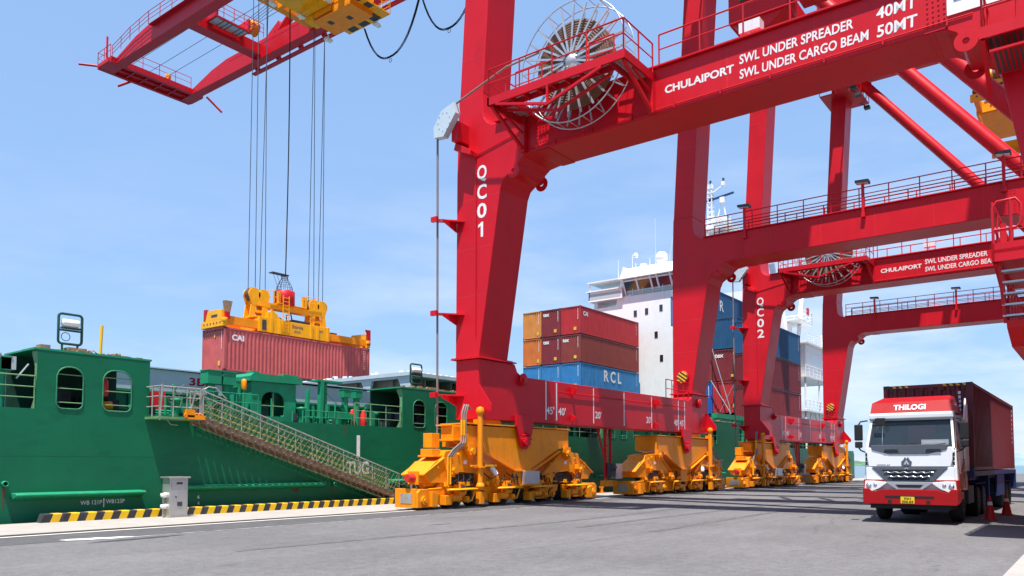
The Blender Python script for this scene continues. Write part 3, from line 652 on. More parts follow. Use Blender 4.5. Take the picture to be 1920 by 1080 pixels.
for k in range(26): hm.box(30.1 + random.uniform(0, 12), 30.25 + random.uniform(0, 12.5), 30.1, 30.4, 6.721, 6.79) if False else hm.box(30.15 + k * .5, 30.3 + k * .5, 30.0, 30.25, 6.722, 6.79)
for k in range(18): a = random.uniform(30.2, 42); hm.box(30.05, 30.2, a, a + random.uniform(.1, .35), 6.722, 6.722 + random.uniform(.05, .16))
hm.build('corner_fitting', WHT, h2, h2.location)
hm = MB(); hm.box(30.2, 43.3, 30.3, 41.9, 4.442, 4.6)
for yy in (30.3, 34, 38, 41.4): hm.box(30.3, 43.2, yy, yy + .5, 4.602, 5.38)
hm.build('stacking_pad', LGREY, h2, h2.location)
# deck in front of the superstructure and hatch area closure
sp(MB().box(-40, 104, 28.5, 53.5, HZ - .24, 4.35), 'hatch_trunk', DECKG)

# superstructure
def sup(mb, name, m=WHT, parent=None): return sp(mb, name, m, parent)
tower = MB(); tower.box(88, 99, 42.45, 53.9, 4.352, 22.2); tower.box(88.0, 99, 42.45, 49.2, 22.2, 23.3)
tw = sup(tower, 'superstructure')
lowd = MB(); lowd.box(88.3, 99, 27.2, 42.44, 4.352, 7.6); lowd.box(88.3, 94, 30.5, 42.44, 7.604, 22.0); lowd.box(88.0, 99.5, 26.4, 42.44, 7.604, 7.8); lowd.box(88.0, 99.5, 26.4, 42.44, 11.4, 11.65)
lowd.box(89.2, 97.5, 26.8, 30.4, 11.654, 15.2); lowd.box(88, 99.8, 26.3, 30.49, 15.204, 15.4)
sup(lowd, 'accommodation_deck')
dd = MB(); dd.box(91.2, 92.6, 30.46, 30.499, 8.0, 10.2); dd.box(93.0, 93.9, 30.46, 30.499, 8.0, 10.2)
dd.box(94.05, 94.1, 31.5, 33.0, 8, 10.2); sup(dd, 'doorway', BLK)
rl_ = MB(); rl_.rail([(88.1, 26.5, 7.8), (99.4, 26.5, 7.8)], 1.1, 1.4, .035, 2); rl_.rail([(88.1, 26.5, 11.65), (99.4, 26.5, 11.65)], 1.1, 1.4, .035, 2); rl_.rail([(88.1, 26.4, 15.4), (99.7, 26.4, 15.4)], 1.1, 1.4, .035, 2)
sup(rl_, 'deck_railing')
ps = MB()
for xx in (88.3, 93.5, 98.8): ps.tube((xx, 26.6, HZ), (xx, 26.6, 7.6), .12, 8); ps.tube((xx, 26.6, 7.8), (xx, 26.6, 11.4), .1, 8)
ps.bar((89.5, 26.8, 4.4), (91, 26.8, 7.5), .2, .2); ps.bar((94, 26.8, 4.4), (92.6, 26.8, 7.5), .2, .2); ps.box(97.3, 98.0, 26.6, 27.4, 15.4, 17.3); ps.tube((97.6, 27, 17.3), (97.6, 27, 18.2), .25, 10)
for k in range(6): ps.tube((90 + k * 1.3, 26.79, 14.6), (90.5 + k * 1.3, 26.79, 14.2), .07, 6)
sup(ps, 'deck_stanchion')
# crane boom / derrick and upper platform on the stern side
dk = MB(); dk.bar((87.6, 28.0, 12.6), (88.0, 30, 24.5), .55, .55); dk.bar((88.2, 27.4, 14), (96.5, 29.2, 23.0), .4, .4); dk.box(88.4, 93.5, 27.2, 30.4, 17.9, 18.1)
for k in range(8): dk.box(86.5, 88.6, 29.2, 30.3, 17.8 + k * .55, 17.92 + k * .55)
dk.box(88.2, 90, 28.5, 30.4, 15.4, 17.9)
sup(dk, 'derrick')
rl_ = MB(); rl_.rail([(88.4, 27.25, 18.1), (93.4, 27.25, 18.1), (93.4, 30.3, 18.1)], 1.2, .9, .04, 2); sup(rl_, 'deck_railing')
sup(MB().box(91.5, 92.1, 27.15, 27.3, 18.9, 19.7), 'lifebuoy', FIRE)
sup(MB().box(88.0, 97, 26.9, 27.05, 4.4, 5.9), 'bulwark_panel', TOPSIDE)
# bridge with forward-leaning windows
br = MB(); br.prism([(87.2, 25.5), (99, 25.5), (99, 27.0), (88.6, 27.0), (88.3, 26.75)], 'y', 40.6, 48.8)
br.prism([(49.35, 25.45), (48.8, 27.0), (48.8, 25.5)], 'x', 87.25, 99); br.box(87.1, 99, 40.4, 49.5, 25.38, 25.497)
br.box(88.9, 99, 41, 48.6, 23.3, 25.38)
brid = sup(br, 'bridge')
fr = MB(); posts = [48.9, 46.95, 45.0, 44.1, 42.3, 40.7]
for i, yy in enumerate(posts):
    fr.bar((87.35, yy + .12, 25.38), (88.15, yy - .05, 23.32), .22, .12)
fr.bar((88.15, 49.0, 23.75), (88.15, 40.6, 23.75), .16, .14); fr.bar((87.5, 49.1, 25.2), (87.5, 40.6, 25.2), .1, .34)
fr.build('window_frame', WHT, brid, SO)
gp = MB(); gp.add([(87.42, 49.0, 25.3), (87.42, 40.6, 25.3), (88.16, 40.6, 23.4), (88.16, 48.9, 23.4)], [(0, 1, 2, 3)]); gp.build('window_pane', GLASSD, brid, SO)
gl = MB(); gl.rail([(87.9, 49.2, 23.3), (87.9, 40.8, 23.3)], 1.0, 1.35, .035, 1); gl.build('bridge_railing', WHT, brid, SO)
gq = MB(); gq.box(87.93, 87.95, 41.4, 48.6, 23.32, 23.95); gq.build('wind_screen', mat('pale_green_glass', (.35, .48, .47), .2, .03), brid, SO)
wg = MB(); wg.box(87.6, 92, 49.2, 54.2, 23.1, 23.3); wg.box(87.6, 87.75, 49.2, 54.2, 23.3, 24.35); wg.box(87.4, 92, 49.2, 54.5, 24.36, 24.5); wg.box(87.6, 92, 54.05, 54.2, 23.3, 24.35); wg.box(88.4, 88.9, 49.0, 49.9, 23.3, 26.3); wg.box(87.6, 92, 49.2, 53.9, 22.2, 23.1) if False else wg.box(88.5, 92, 53.4, 53.9, 22.2, 23.1)
wg.box(88.02, 88.6, 49.2, 50.2, 22.2, 23.1)
sup(wg, 'bridge_wing')
wr = MB(); wr.prism([(87.4, 25.55), (92, 25.55), (92, 25.75), (87.4, 25.68)], 'y', 49.2, 54.3); wr.tube((87.7, 54.0, 24.5), (87.7, 54.0, 25.55), .07, 8); sup(wr, 'wing_canopy')
sup(MB().box(87.585, 87.598, 49.4, 54.0, 23.35, 24.1), 'wing_panel', GREYBOX)
wn_ = MB()
for yy, zz in ((47.5, 20.9), (45.9, 21.0), (43.9, 21.2), (44.6, 17.9), (43.9, 14.9)): wn_.box(87.96, 87.99, yy - .22, yy + .22, zz - .4, zz + .4)
sup(wn_, 'porthole_window', GLASSD)
rad = MB(); rad.lathe([(.35, 27.0), (.35, 27.3), (.6, 27.4), (.76, 27.8), (.72, 28.3), (.48, 28.6), (0, 28.75)], (89.5, 44.5, 0), 'z', 20); sup(rad, 'satellite_dome')
an = MB(); an.tube((88.8, 48.3, 27), (88.8, 48.3, 28.8), .04, 6); an.lathe([(0, 28.3), (.3, 28.4), (.34, 28.6), (.2, 28.9), (0, 28.95)], (88.8, 47.8, 0), 'z', 14); an.tube((88.8, 47.8, 27), (88.8, 47.8, 28.4), .05, 6); an.box(88.6, 89.2, 46.4, 47.1, 27, 27.4); an.tube((88.8, 45.8, 27), (88.8, 45.8, 28), .04, 6); an.tube((88.8, 45.0, 27), (88.8, 45.0, 33), .02, 5); an.tube((88.9, 43.2, 27), (89.0, 42.6, 30.5), .02, 5)
sup(an, 'antenna')
# signal mast with radar
ms = MB(); mc = (92.0, 38.9)
ms.box(90.8, 93.2, 36.6, 39.9, 27.0, 30.0); ms.box(90.2, 93.8, 35.6, 40.4, 30.7, 30.95); ms.lathe([(.9, 30.0), (1.3, 30.7)], (92, 38, 0), 'z', 14); ms.box(90.6, 93, 36.6, 38.4, 32.0, 32.2)
for dx, dy in ((-.3, -.3), (.3, -.3), (-.3, .3), (.3, .3)): ms.bar((mc[0] + dx, mc[1] + dy, 31), (mc[0] + dx * .7, mc[1] + dy * .7, 36.9), .10, .10)
for k in range(9): zz = 31.5 + k * .6; ms.box(mc[0] - .33, mc[0] + .33, mc[1] - .33, mc[1] + .33, zz, zz + .07)
ms.bar((92, 36.7, 31), (92, 37.3, 34.7), .12, .12); ms.bar((92, 38.4, 31), (92, 37.4, 34.6), .1, .1); ms.box(91.7, 92.3, 37.0, 37.6, 34.3, 34.9)
ms.bar((92, 38.6, 35.8), (92, 37.2, 36.5), .12, .14); ms.box(91.8, 92.2, 37.0, 37.4, 36.4, 36.9)
mst = sup(ms, 'signal_mast')
MB().box(91.9, 92.1, 37.1, 37.3, 36.9, 37.35).box(91.9, 92.1, 38.8, 39.0, 37.0, 37.35).build('mast_lamp', DGREY, mst, SO)
MB().bar((92, 40.4, 34.7), (92, 35.9, 35.25), .25, .2).build('radar_scanner', mat('navy_paint', (.012, .05, .13), .5, .05), mst, SO)
rl_ = MB(); rl_.rail([(90.3, 35.7, 30.95), (90.3, 40.3, 30.95)], 1.0, .8, .03, 1); rl_.build('mast_railing', WHT, mst, SO)
fp = MB(); fp.tube((89, 50.5, 25.75), (89, 50.5, 28.5), .03, 6); sup(fp, 'flag_staff')
# rails/ladder tower beside far container bay on the quay side
lt = MB()
for a, b in ((96.6, 25.9), (97.4, 25.9), (96.6, 26.5), (97.4, 26.5)): lt.tube((a, b, HZ), (a, b, 13.5), .06, 6)
for k in range(14): lt.box(96.6, 97.4, 25.88, 25.92, 4.2 + k * .7, 4.26 + k * .7)
sup(lt, 'ladder_tower', DGREY)
# deck gear near the second crane: green lashing posts
lp = MB()
for xx in (62.5, 64.2, 66.0, 68.2, 69.8): lp.bar((xx, 26.2, HZ - .24), (xx, 26.2, 5.9), .3, .3)
lp.box(62.2, 70.3, 26.0, 26.5, 5.6, 6.0); lp.prism([(62.5, 5.6), (70, 5.6), (68.6, 4.9), (64, 4.9)], 'y', 26.1, 26.2)
for k in range(9): lp.tube((62.5 + k * .9, 26.0, HZ), (62.7 + k * .9, 26.1, HZ + .8), .05, 6)
sup(lp, 'lashing_platform', GRN2)
lc = MB()
for k in range(28): a = random.uniform(61.8, 70); s_ = random.uniform(.1, .3); lc.box(a, a + s_ * 1.3, 25.8, 26.1, HZ, HZ + s_)
sup(lc, 'twistlock_fitting', RUSTY)

# ------------------------------------------------------------------ gangway
gw = thing('gangway', 'brown aluminium gangway with netting slanting from the ship deck down to the quay', 'gangway', (24.0, 24.95, .25))
GA = Vector((14.75, 24.95, 3.32)); GB = Vector((24.2, 24.95, 0.36)); gd = (GB - GA)
st = MB(); hd = MB(); po = MB(); nt_ = MB(); tr = MB(); rp = MB()
for yy in (24.6, 25.3): st.bar(GA + Vector((0, yy - 24.95, -.09)), GB + Vector((0, yy - 24.95, -.09)), .05, .24)
NT = 30
for k in range(NT):
    c = GA + gd * ((k + .5) / NT)
    tr.box(c.x - .10, c.x + .10, 24.625, 25.275, c.z - .02, c.z + .015); tr.box(c.x - .11, c.x - .03, 24.56, 24.598, c.z + .045, c.z + .075); tr.box(c.x + .06, c.x + .12, 24.56, 24.598, c.z - .16, c.z - .135)
n = 12
for yy in (24.6, 25.3):
    for k in range(n + 1):
        c = GA + gd * (k / n); c.y = yy; po.tube(c, c + Vector((0, 0, .92)), .021, 6)
    for hh in (.92,): hd.tube(GA + Vector((0, yy - 24.95, hh)), GB + Vector((0, yy - 24.95, hh)), .024, 8)
    for hh in (.46, .25): rp.tube(GA + Vector((0, yy - 24.95, hh)), GB + Vector((0, yy - 24.95, hh + random.uniform(-.05, .05))), .011, 5)
    m_ = 44
    for k in range(m_):
        a = GA + gd * (k / m_); b = GA + gd * (min(m_, k + 2.6) / m_); a.y = b.y = yy - .015; nt_.tube(a, b + Vector((0, 0, .9)), .0095, 3, cap=False)
        a2 = GA + gd * (max(0, k - 2.6) / m_); a2.y = yy - .015; nt_.tube(a, a2 + Vector((0, 0, .9)), .0095, 3, cap=False)
# net slung below
for k in range(46):
    a = GA + gd * (k / 46); b = GA + gd * (min(46, k + 3) / 46); a.y = 24.58; b.y = 25.3; nt_.tube(a + Vector((0, 0, -.2)), b + Vector((0, 0, -.42)), .007, 3, cap=False); nt_.tube(a + Vector((0, .72, -.2)), b + Vector((0, -.7, -.42)), .007, 3, cap=False)
st.build('stringer', BRN, gw, gw.location); tr.build('tread', ALU, gw, gw.location); po.build('stanchion', ALU, gw, gw.location); hd.build('handrail', ALU, gw, gw.location); nt_.build('safety_net', NETM, gw, gw.location); rp.build('guard_rope', ROPEY, gw, gw.location)
pf = MB(); pf.box(13.2, 14.75, 24.55, 25.55, 3.2, 3.28); pf.build('platform', GRN3, gw, gw.location)
pf = MB(); pf.rail([(13.25, 24.6, 3.28), (14.7, 24.6, 3.28)], 1.0, .5, .022, 2); pf.rail([(13.25, 24.6, 3.28), (13.25, 25.5, 3.28)], 1.0, .5, .022, 2)
pf.bar((13.25, 24.58, 3.15), (13.33, 24.58, 4.35), .05, .05); pf.bar((14.3, 24.6, 3.28), (14.55, 24.6, 4.3), .04, .04); pf.bar((14.8, 24.6, 3.3), (14.8, 24.6, 4.32), .05, .05)
pf.path([(14.8, 24.6, 4.25), (15.0, 24.6, 4.38), (15.3, 24.6, 4.36), (15.7, 24.6, 4.0)], .022, 6)
pf.build('platform_railing', ALU, gw, gw.location)
pf = MB(); pf.box(14.15, 14.45, 24.5, 24.7, 3.29, 3.55); pf.box(14.2, 14.85, 24.5, 24.6, 3.22, 3.36)
for k in range(5): pf.torus((14.2 + .12 * k, 24.56, 3.34), 'y', .09, .02, 14, 5)
pf.build('rope_coil', YEL, gw, gw.location)
fl = MB(); rr = random.Random(3)
for k in range(14):
    a = Vector((13.3 + rr.uniform(0, 1.6), 24.57, 3.25 + rr.uniform(0, 1))); b = a + Vector((rr.uniform(-.7, .7), rr.uniform(-.05, .05), rr.uniform(-.5, .5))); c = (a + b) / 2 - Vector((0, 0, .12)); fl.path([a, c, b], .01, 4)
for k in range(12):
    a = Vector((23.5 + rr.uniform(0, .9), 24.58, .5 + rr.uniform(0, .8))); b = a + Vector((rr.uniform(-.1, .9), rr.uniform(-.2, .2), rr.uniform(-.5, .3))); c = (a + b) / 2 - Vector((0, 0, .1)); fl.path([a, c, b], .01, 4)
fl.build('loose_rope', CABLEGREY, gw, gw.location)
ft = MB(); ft.tube((24.25, 24.5, .3), (24.25, 25.4, .3), .11, 12); ft.bar((24.3, 24.6, .3), (25.4, 24.6, .34), .06, .1); ft.bar((24.9, 24.6, .2), (25.0, 24.6, 1.15), .05, .05); ft.bar((25.0, 24.6, 1.1), (25.5, 24.6, .3), .03, .03)
ft.build('foot_roller', ALU, gw, gw.location)
gw.location = gw.location + Vector((.08, .18, .01))
#@@CONTAINERS
# ------------------------------------------------------------------ containers
def corr(n, p, d):
    """corrugation profile: list of (along, depth)"""
    out_ = []
    for k in range(n):
        a = k * p; out_ += [(a, 0), (a + p * .27, 0), (a + p * .5, d), (a + p * .77, d)]
    out_.append((n * p, 0)); return out_
_cm = {}
def cmat(col, key):
    if key not in _cm: _cm[key] = mat('container_' + key, col, 0.5, 0.10, 1.2, dirt=tuple(c * .45 + .015 for c in col), dirt_amt=0.6, dirt_scale=(0.9, 0.9, 0.35), bump=0.25, bscale=1.6, rust=0.75, rust_scale=(1.6, 1.6, 1.1))
    return _cm[key]
CRED = cmat((0.52, 0.100, 0.095), 'red'); CMAR = cmat((0.20, 0.026, 0.032), 'maroon'); CBRN = cmat((0.235, 0.042, 0.034), 'brown'); CORG = cmat((0.60, 0.22, 0.05), 'orange'); COR2 = cmat((0.58, 0.15, 0.03), 'burnt_orange')
CBLU = cmat((0.035, 0.19, 0.42), 'blue'); CNAV = cmat((0.018, 0.085, 0.19), 'navy'); CROY = cmat((0.012, 0.10, 0.42), 'royal_blue'); CRD2 = cmat((0.44, 0.026, 0.032), 'bright_red'); CTRK = cmat((0.15, 0.020, 0.028), 'dark_maroon')
STK = mat('yellow_sticker', (0.70, 0.42, 0.06), 0.6, 0.15, 9)
def container(label, x0, y0, z0, L, Wd, H, m, side=None, end=None, sticker=None, marks=True, group=None, lod=0, hazard=False, cat='container', smarks=True):
    t = thing('shipping_container', label, cat, (x0 + L / 2, y0 + Wd / 2, z0), 0, group); o = t.location
    pst = .12; tr_ = .10; b = MB(); n = max(8, round((L - 2 * pst) / .30)); p = (L - 2 * pst) / n; d = .045
    for yy, sg in ((y0 + .02, 1), (y0 + Wd - .02, -1)):
        pr = corr(n, p, d); vs = []; 
        for a, q in pr: vs += [(x0 + pst + a, yy + sg * q, z0 + tr_), (x0 + pst + a, yy + sg * q, z0 + H - tr_)]
        b.add(vs, [(2 * i, 2 * i + 2, 2 * i + 3, 2 * i + 1) if sg > 0 else (2 * i, 2 * i + 1, 2 * i + 3, 2 * i + 2) for i in range(len(pr) - 1)])
    n2 = 9; p2 = (Wd - 2 * pst) / n2
    for xx, sg in ((x0 + .02, 1), (x0 + L - .02, -1)):
        pr = corr(n2, p2, d); vs = []
        for a, q in pr: vs += [(xx + sg * q, y0 + pst + a, z0 + tr_), (xx + sg * q, y0 + pst + a, z0 + H - tr_)]
        b.add(vs, [(2 * i, 2 * i + 1, 2 * i + 3, 2 * i + 2) if sg > 0 else (2 * i, 2 * i + 2, 2 * i + 3, 2 * i + 1) for i in range(len(pr) - 1)])
    b.box(x0 + .06, x0 + L - .06, y0 + .06, y0 + Wd - .06, z0 + H - .06, z0 + H - .03); b.box(x0 + .06, x0 + L - .06, y0 + .06, y0 + Wd - .06, z0 + .04, z0 + .09)
    b.build('corrugated_wall', m, t, o)
    f = MB()
    for xx in (x0 + .002, x0 + L - pst - .002):
        for yy in (y0 + .002, y0 + Wd - pst - .002): f.box(xx, xx + pst, yy, yy + pst, z0 + .12, z0 + H - .12)
    for zz in (z0 + .01, z0 + H - tr_ - .01):
        for yy in (y0 + .004, y0 + Wd - .084): f.box(x0 + .18, x0 + L - .18, yy, yy + .08, zz, zz + tr_)
        for xx in (x0 + .004, x0 + L - .084): f.box(xx, xx + .08, y0 + .17, y0 + Wd - .17, zz, zz + tr_)
    f.build('frame', m, t, o)
    c = MB()
    for xx in (x0, x0 + L - .18):
        for yy in (y0, y0 + Wd - .17):
            for zz in (z0, z0 + H - .12): c.box(xx, xx + .18, yy, yy + .17, zz, zz + .12)
    for k in range(8): a = y0 + .25 + k * (Wd - .5) / 7; c.box(x0 - .001, x0 + .02, a - .05, a + .05, z0 + H - .115 - .10, z0 + H - .115)
    c.build('corner_casting', DGREY if lod else cmat((.05, .03, .03), 'casting'), t, o)
    tx = MB()
    if side: tx.text(side[0], (x0 + side[1], y0 + .016, z0 + side[2]), EX, EZ, side[3], side[4], side[5] if len(side) > 5 else .03)
    if end: tx.text(end[0], (x0 + .016, y0 + Wd - end[1], z0 + end[2]), NY, EZ, end[3], end[4], .03)
    rr = random.Random(int(x0 * 31 + y0 * 17 + z0 * 7))
    if marks:
        for k in range(9): tx.box(x0 + .012, x0 + .018, y0 + .32, y0 + .32 + rr.uniform(.05, .09), z0 + H * .90 - k * .135 - .09, z0 + H * .90 - k * .135)
    if smarks:
        for k in range(8): tx.box(x0 + L - .62, x0 + L - .62 + rr.uniform(.05, .10), y0 + .012, y0 + .018, z0 + H * .92 - k * .19 - .10, z0 + H * .92 - k * .19)
    if tx.v: tx.build('lettering', TXT, t, o)
    if sticker:
        s_ = MB()
        for (w_, a, zz, ww, hh) in sticker:
            if w_ == 'e': s_.box(x0 + .008, x0 + .016, y0 + a, y0 + a + ww, z0 + zz, z0 + zz + hh)
            else: s_.box(x0 + a, x0 + a + ww, y0 + .008, y0 + .016, z0 + zz, z0 + zz + hh)
        s_.build('sticker', STK, t, o)
    if hazard:
        hz = MB(); hk = MB()
        for (a0, a1) in ((y0 + .15, y0 + .75), (y0 + Wd - .75, y0 + Wd - .2)):
            k = 0; a = a0
            while a < a1 - .02:
                q = (hz if k % 2 == 0 else hk); q.add([(x0 + .001, a, z0 + H - .09), (x0 + .001, a + .09, z0 + H - .09), (x0 + .001, a + .13, z0 + H - .02), (x0 + .001, a + .04, z0 + H - .02)], [(1, 0, 3, 2)]); a += .09; k += 1
        hz.build('hazard_stripe', STRY, t, o); hk.build('hazard_stripe', STRB, t, o)
    return t
# lifted container under the spreader
container('red container hanging in the air under the yellow spreader above the hatch covers', 29.0, 45.9, 7.87, 12.65, 2.62, 2.88, CRED, ('CAI', .55, 2.05, .92, .40, .045), None, (('e', .5, .35, .22, .32), ('e', 1.1, 2.25, .15, .22), ('s', 12.1, 1.2, .12, .2), ('s', 12.1, .5, .12, .2)))
# stack before the bridge
BX = 72.5; TZ = [9.86, 13.02, 16.18]; TH = 3.08; YC = [45.93, 48.58, 51.23]; CL = 13.4; CW = 2.58
stk = lambda a: (('e', .55, .4, .35, .35),)
G1 = 'containers stacked before the bridge'
container('bright red container with white letters on its side, on top of the stack', BX, YC[0], TZ[2], CL, CW, TH, CRD2, ('CAI', .6, 2.05, 1.0, .5, .04), None, stk(0), group=G1, lod=1)
container('maroon container with white letters on its end, in the top tier of the stack', BX, YC[1], TZ[2], CL, CW, TH, CMAR, None, ('tex', .2, 2.3, .85, .4), stk(0), group=G1, lod=1)
container('pale orange container with rust spots, top tier at the far side of the stack', BX, YC[2], TZ[2], CL, CW, TH, CORG, None, None, (('e', .3, .3, .3, .4),), group=G1, lod=1)
container('brown container with long ribbed side, middle tier between the red and the blue one', BX, YC[0], TZ[1], CL, CW, TH, CBRN, None, ('tex', .2, 2.3, .85, .4), stk(0), group=G1, lod=1)
container('maroon container with white letters on its end, middle tier next to the orange one', BX, YC[1], TZ[1], CL, CW, TH, CMAR, None, ('tex', .2, 2.3, .85, .4), stk(0), group=G1, lod=1)
container('burnt orange container in the middle tier at the far side of the stack', BX, YC[2], TZ[1], CL, CW, TH, COR2, None, None, (('e', .3, .3, .3, .4),), group=G1, lod=1)
container('blue container with large white letters on its long side, just above the red sill beam', BX, YC[0], TZ[0], CL, CW, TH, CBLU, ('R C L', 5.0, 1.35, 4.0, 1.35, .03), None, stk(0), group=G1, lod=1)
container('blue container in the lowest visible tier below the maroon one with letters', BX, YC[1], TZ[0], CL, CW, TH, CBLU, None, None, stk(0), group=G1, lod=1)
container('blue container in the lowest visible tier below the burnt orange one', BX, YC[2], TZ[0], CL, CW, TH, CBLU, None, None, None, group=G1, lod=1)
# bay on the quay side, seen between the crane legs
G2 = 'containers stacked on the quay side of the ship'
Y2 = [33.6, 31.0, 28.4, 25.85]
T2 = [4.3, 6.72, 9.86, 13.02, 16.18]
B2 = BX + .5
def c2(col, tier, m, label, **k): return container(label, B2, Y2[col], T2[tier], 12.0 if col == 3 else 12.6, 2.52, TH, m, group=G2, lod=1, **k)
c2(1, 4, CNAV, 'dark blue container with white letter on its side, topmost between the middle crane legs', side=('R', 2.3, 1.1, 1.0, 1.1, .02))
B2 += 1.6; c2(0, 4, CBLU, 'blue container showing as a thin strip left of the second crane leg'); B2 -= 1.6
c2(1, 3, CBLU, 'light blue container partly hidden behind the second crane leg')
c2(2, 3, CNAV, 'weathered blue container on the maroon one, left of the QC02 leg', marks=True)
c2(1, 2, CBRN, 'brown container with yellow sticker next to the maroon one with white letters', sticker=(('e', .9, .35, .4, .3),))
c2(2, 2, CMAR, 'maroon container with white letters between blue above and red below', end=('tex', .25, 2.3, .9, .4), sticker=(('e', .25, .35, .4, .25),))
c2(1, 1, CROY, 'royal blue container under the brown one with yellow sticker')
c2(2, 1, CRD2, 'bright red container crossed by lashing rods above the green lashing platform', sticker=(('e', .25, .5, .25, .35),))
container('dark blue container, top of the outer row right of the QC02 leg', B2 - 1.0, Y2[3], 12.3, 12.3, 2.5, 3.1, CNAV, None, None, None, group=G2, lod=1)
container('dark maroon container, middle of the outer row right of the QC02 leg', B2 - 1.0, Y2[3], 9.16, 12.3, 2.5, 3.1, CTRK, None, None, None, group=G2, lod=1)
container('maroon container, lowest of the outer row right of the QC02 leg', B2 - 1.0, Y2[3], 6.02, 12.3, 2.5, 3.1, CMAR, None, None, None, group=G2, lod=1)
lr = thing('lashing_rods', 'crossed steel lashing rods in front of the bright red container', 'lashing rods', (72.6, 29.6, 4.4))
lb = MB(); lb.tube((72.55, 31.2, 14.6), (72.5, 29.0, 7.2), .05, 6); lb.tube((72.55, 30.9, 9.9), (72.5, 28.9, 6.6), .05, 6); lb.tube((72.6, 28.5, 9.6), (72.5, 30.0, 6.8), .03, 6); lb.tube((72.5, 29.0, 7.2), (72.5, 28.9, 4.3), .05, 6)
lb.build('rod', STEEL, lr, lr.location)
ldk = MB(); ldk.box(73.2, 84.5, 25.85, 36, 4.36, 6.0); sp(ldk, 'cargo_pedestal', GRN2)
ldk = MB(); ldk.box(73, 85, 45.9, 53.5, 4.36, 9.84); sp(ldk, 'cargo_pedestal', GRN)

# ------------------------------------------------------------------ quay cranes
L1 = Vector((35.45, 10.6, 0)); XA = 24.2; XB = 44.5; TH1 = 1.9; TH2 = 2.1
crane = thing('quay_crane', 'nearer tall red quay crane numbered QC01 with yellow wheel sets and cable reel', 'crane', L1, 0, 'red quay cranes over the quay')
def cp(mb, name, m, parent=None, bevel=0): return mb.build(name, m, parent or crane, L1, bevel)
YM = 10.6
def my(y): return 2 * YM - y
half = [(21.45, 6.05), (21.4, 13.9), (21.35, 15.6), (21.3, 17.0), (20.05, 17.0)] + [(19.35 + .65 * math.cos(R(a)), 16.15 - .65 * math.sin(R(a))) for a in (0, 20, 45, 70, 90)]
low = [(17.5, 13.86), (17.95, 13.8), (18.2, 13.62), (18.28, 13.4), (18.35, 13.28), (18.72, 13.24), (18.95, 13.08), (19.1, 12.75), (20.2, 6.05)]
poly = half + [(my(y), z) for y, z in reversed(half)] + [(my(y), z) for y, z in reversed(low)] + low
def gusset(mb, xa, xb):
    for c, sg in (((18.42, 13.33), 1), ((my(18.42), 13.33), -1)):
        for xx in (xa - .035, xb + .005):
            o_ = [(c[0] + .30 * math.cos(2 * math.pi * k / 20), c[1] + .30 * math.sin(2 * math.pi * k / 20)) for k in range(20)]
            i_ = [(c[0] + .09 * math.cos(2 * math.pi * k / 20), c[1] + .09 * math.sin(2 * math.pi * k / 20)) for k in range(20)]
            mb.ring(o_, i_, 'x', xx, xx + .03)
for fi, (xa, th) in enumerate(((XA, TH1), (XB, TH2))):
    pm = MB(); pm.prism(poly, 'x', xa, xa + th); cp(pm, 'portal_frame', RED, None, .03)
    g = MB(); gusset(g, xa, xa + th); cp(g, 'knee_gusset', RED); g = MB()
    sm = MB()
    for zz, yn, yf in ((10.55, 19.47, 21.41), (8.6, 19.79, 21.42), (12.6, 19.14, 21.39)): sm.box(xa - .003, xa, yn, yf, zz, zz + .012)
    for yy in (15.2, 12.4, 9.6, 6.8, 4.6): sm.box(xa - .003, xa, yy, yy + .010, 13.9, 15.4)
    for zz in (18.6, 21.4, 24.2, 27.0, 30.5): yn = 20.05 - (zz - 17) * .0667; sm.box(xa + .047, xa + .05, yn, yn + 1.24, zz, zz + .012)
    cp(sm, 'weld_seam', SEAM)
    # bolted splices
    for yc in (17.05, 3.5):
        for k in range(10):
            for j in range(4): g.box(xa - .02, xa - .001, yc - .24 + j * .14, yc - .19 + j * .14, 14.0 + k * .145, 14.05 + k * .145)
        for k in range(9):
            for j in range(4): g.box(xa + .15 + k * .19, xa + .20 + k * .19, yc - .24 + j * .14, yc - .19 + j * .14, 13.835, 13.859)
        g.box(xa - .004, xa - .001, yc - .3, yc + .3, 13.84, 15.42); g.box(xa - .004, xa + th, yc - .3, yc + .3, 13.84, 13.857)
    cp(g, 'splice_plate', RED); g = MB()
    tf = MB(); tf.box(xa - .13, xa + th + .13, my(19.3), 19.3, 15.504, 15.56); cp(tf, 'walkway_plate', RED)
    for sgn in (0, 1):
        f = (lambda y: y) if sgn == 0 else my
        ul = MB(); P_ = [(f(21.3), 17.003), (f(20.0), 38.0), (f(18.65), 38.0), (f(20.05), 17.003)]; ul.prism(P_, 'x', xa + .05, xa + th - .05); cp(ul, 'upper_leg', RED, None, .03)
        fl_ = MB(); a, b = sorted((f(21.6), f(20.05))); fl_.box(xa - .14, xa + th + .45, a, b, 6.0, 6.05); a, b = sorted((f(21.5), f(20.12)))
        for k in range(18): fl_.box(xa - .1 + k * .125, xa - .04 + k * .125, a - .06, a - .02, 6.051, 6.085)
        for k in range(11): q = a + (b - a) * k / 10; fl_.box(xa - .12, xa - .06, q, q + .06, 6.051, 6.085)
        cp(fl_, 'leg_flange', RED)
    dg = MB(); dg.tube((xa + th / 2, 17.9, 38.2), (xa + th / 2, .9, 16.4), .46, 20); dg.bar((xa + th / 2, 18.4, 38.7), (xa + th / 2, 17.3, 37.3), .9, 1.3); cp(dg, 'diagonal_brace', RED)
    tb = MB(); tb.box(xa + .1, xa + th - .1, .3, 20.3, 38.05, 39.7); cp(tb, 'top_beam', RED)
# top cross beams along the quay
for yy in (19.2, .5):
    cb_ = MB(); cb_.box(XA + TH1 - .09, XB + .09, yy, yy + 1.4, 37.9, 39.6); cp(cb_, 'top_cross_beam', RED)
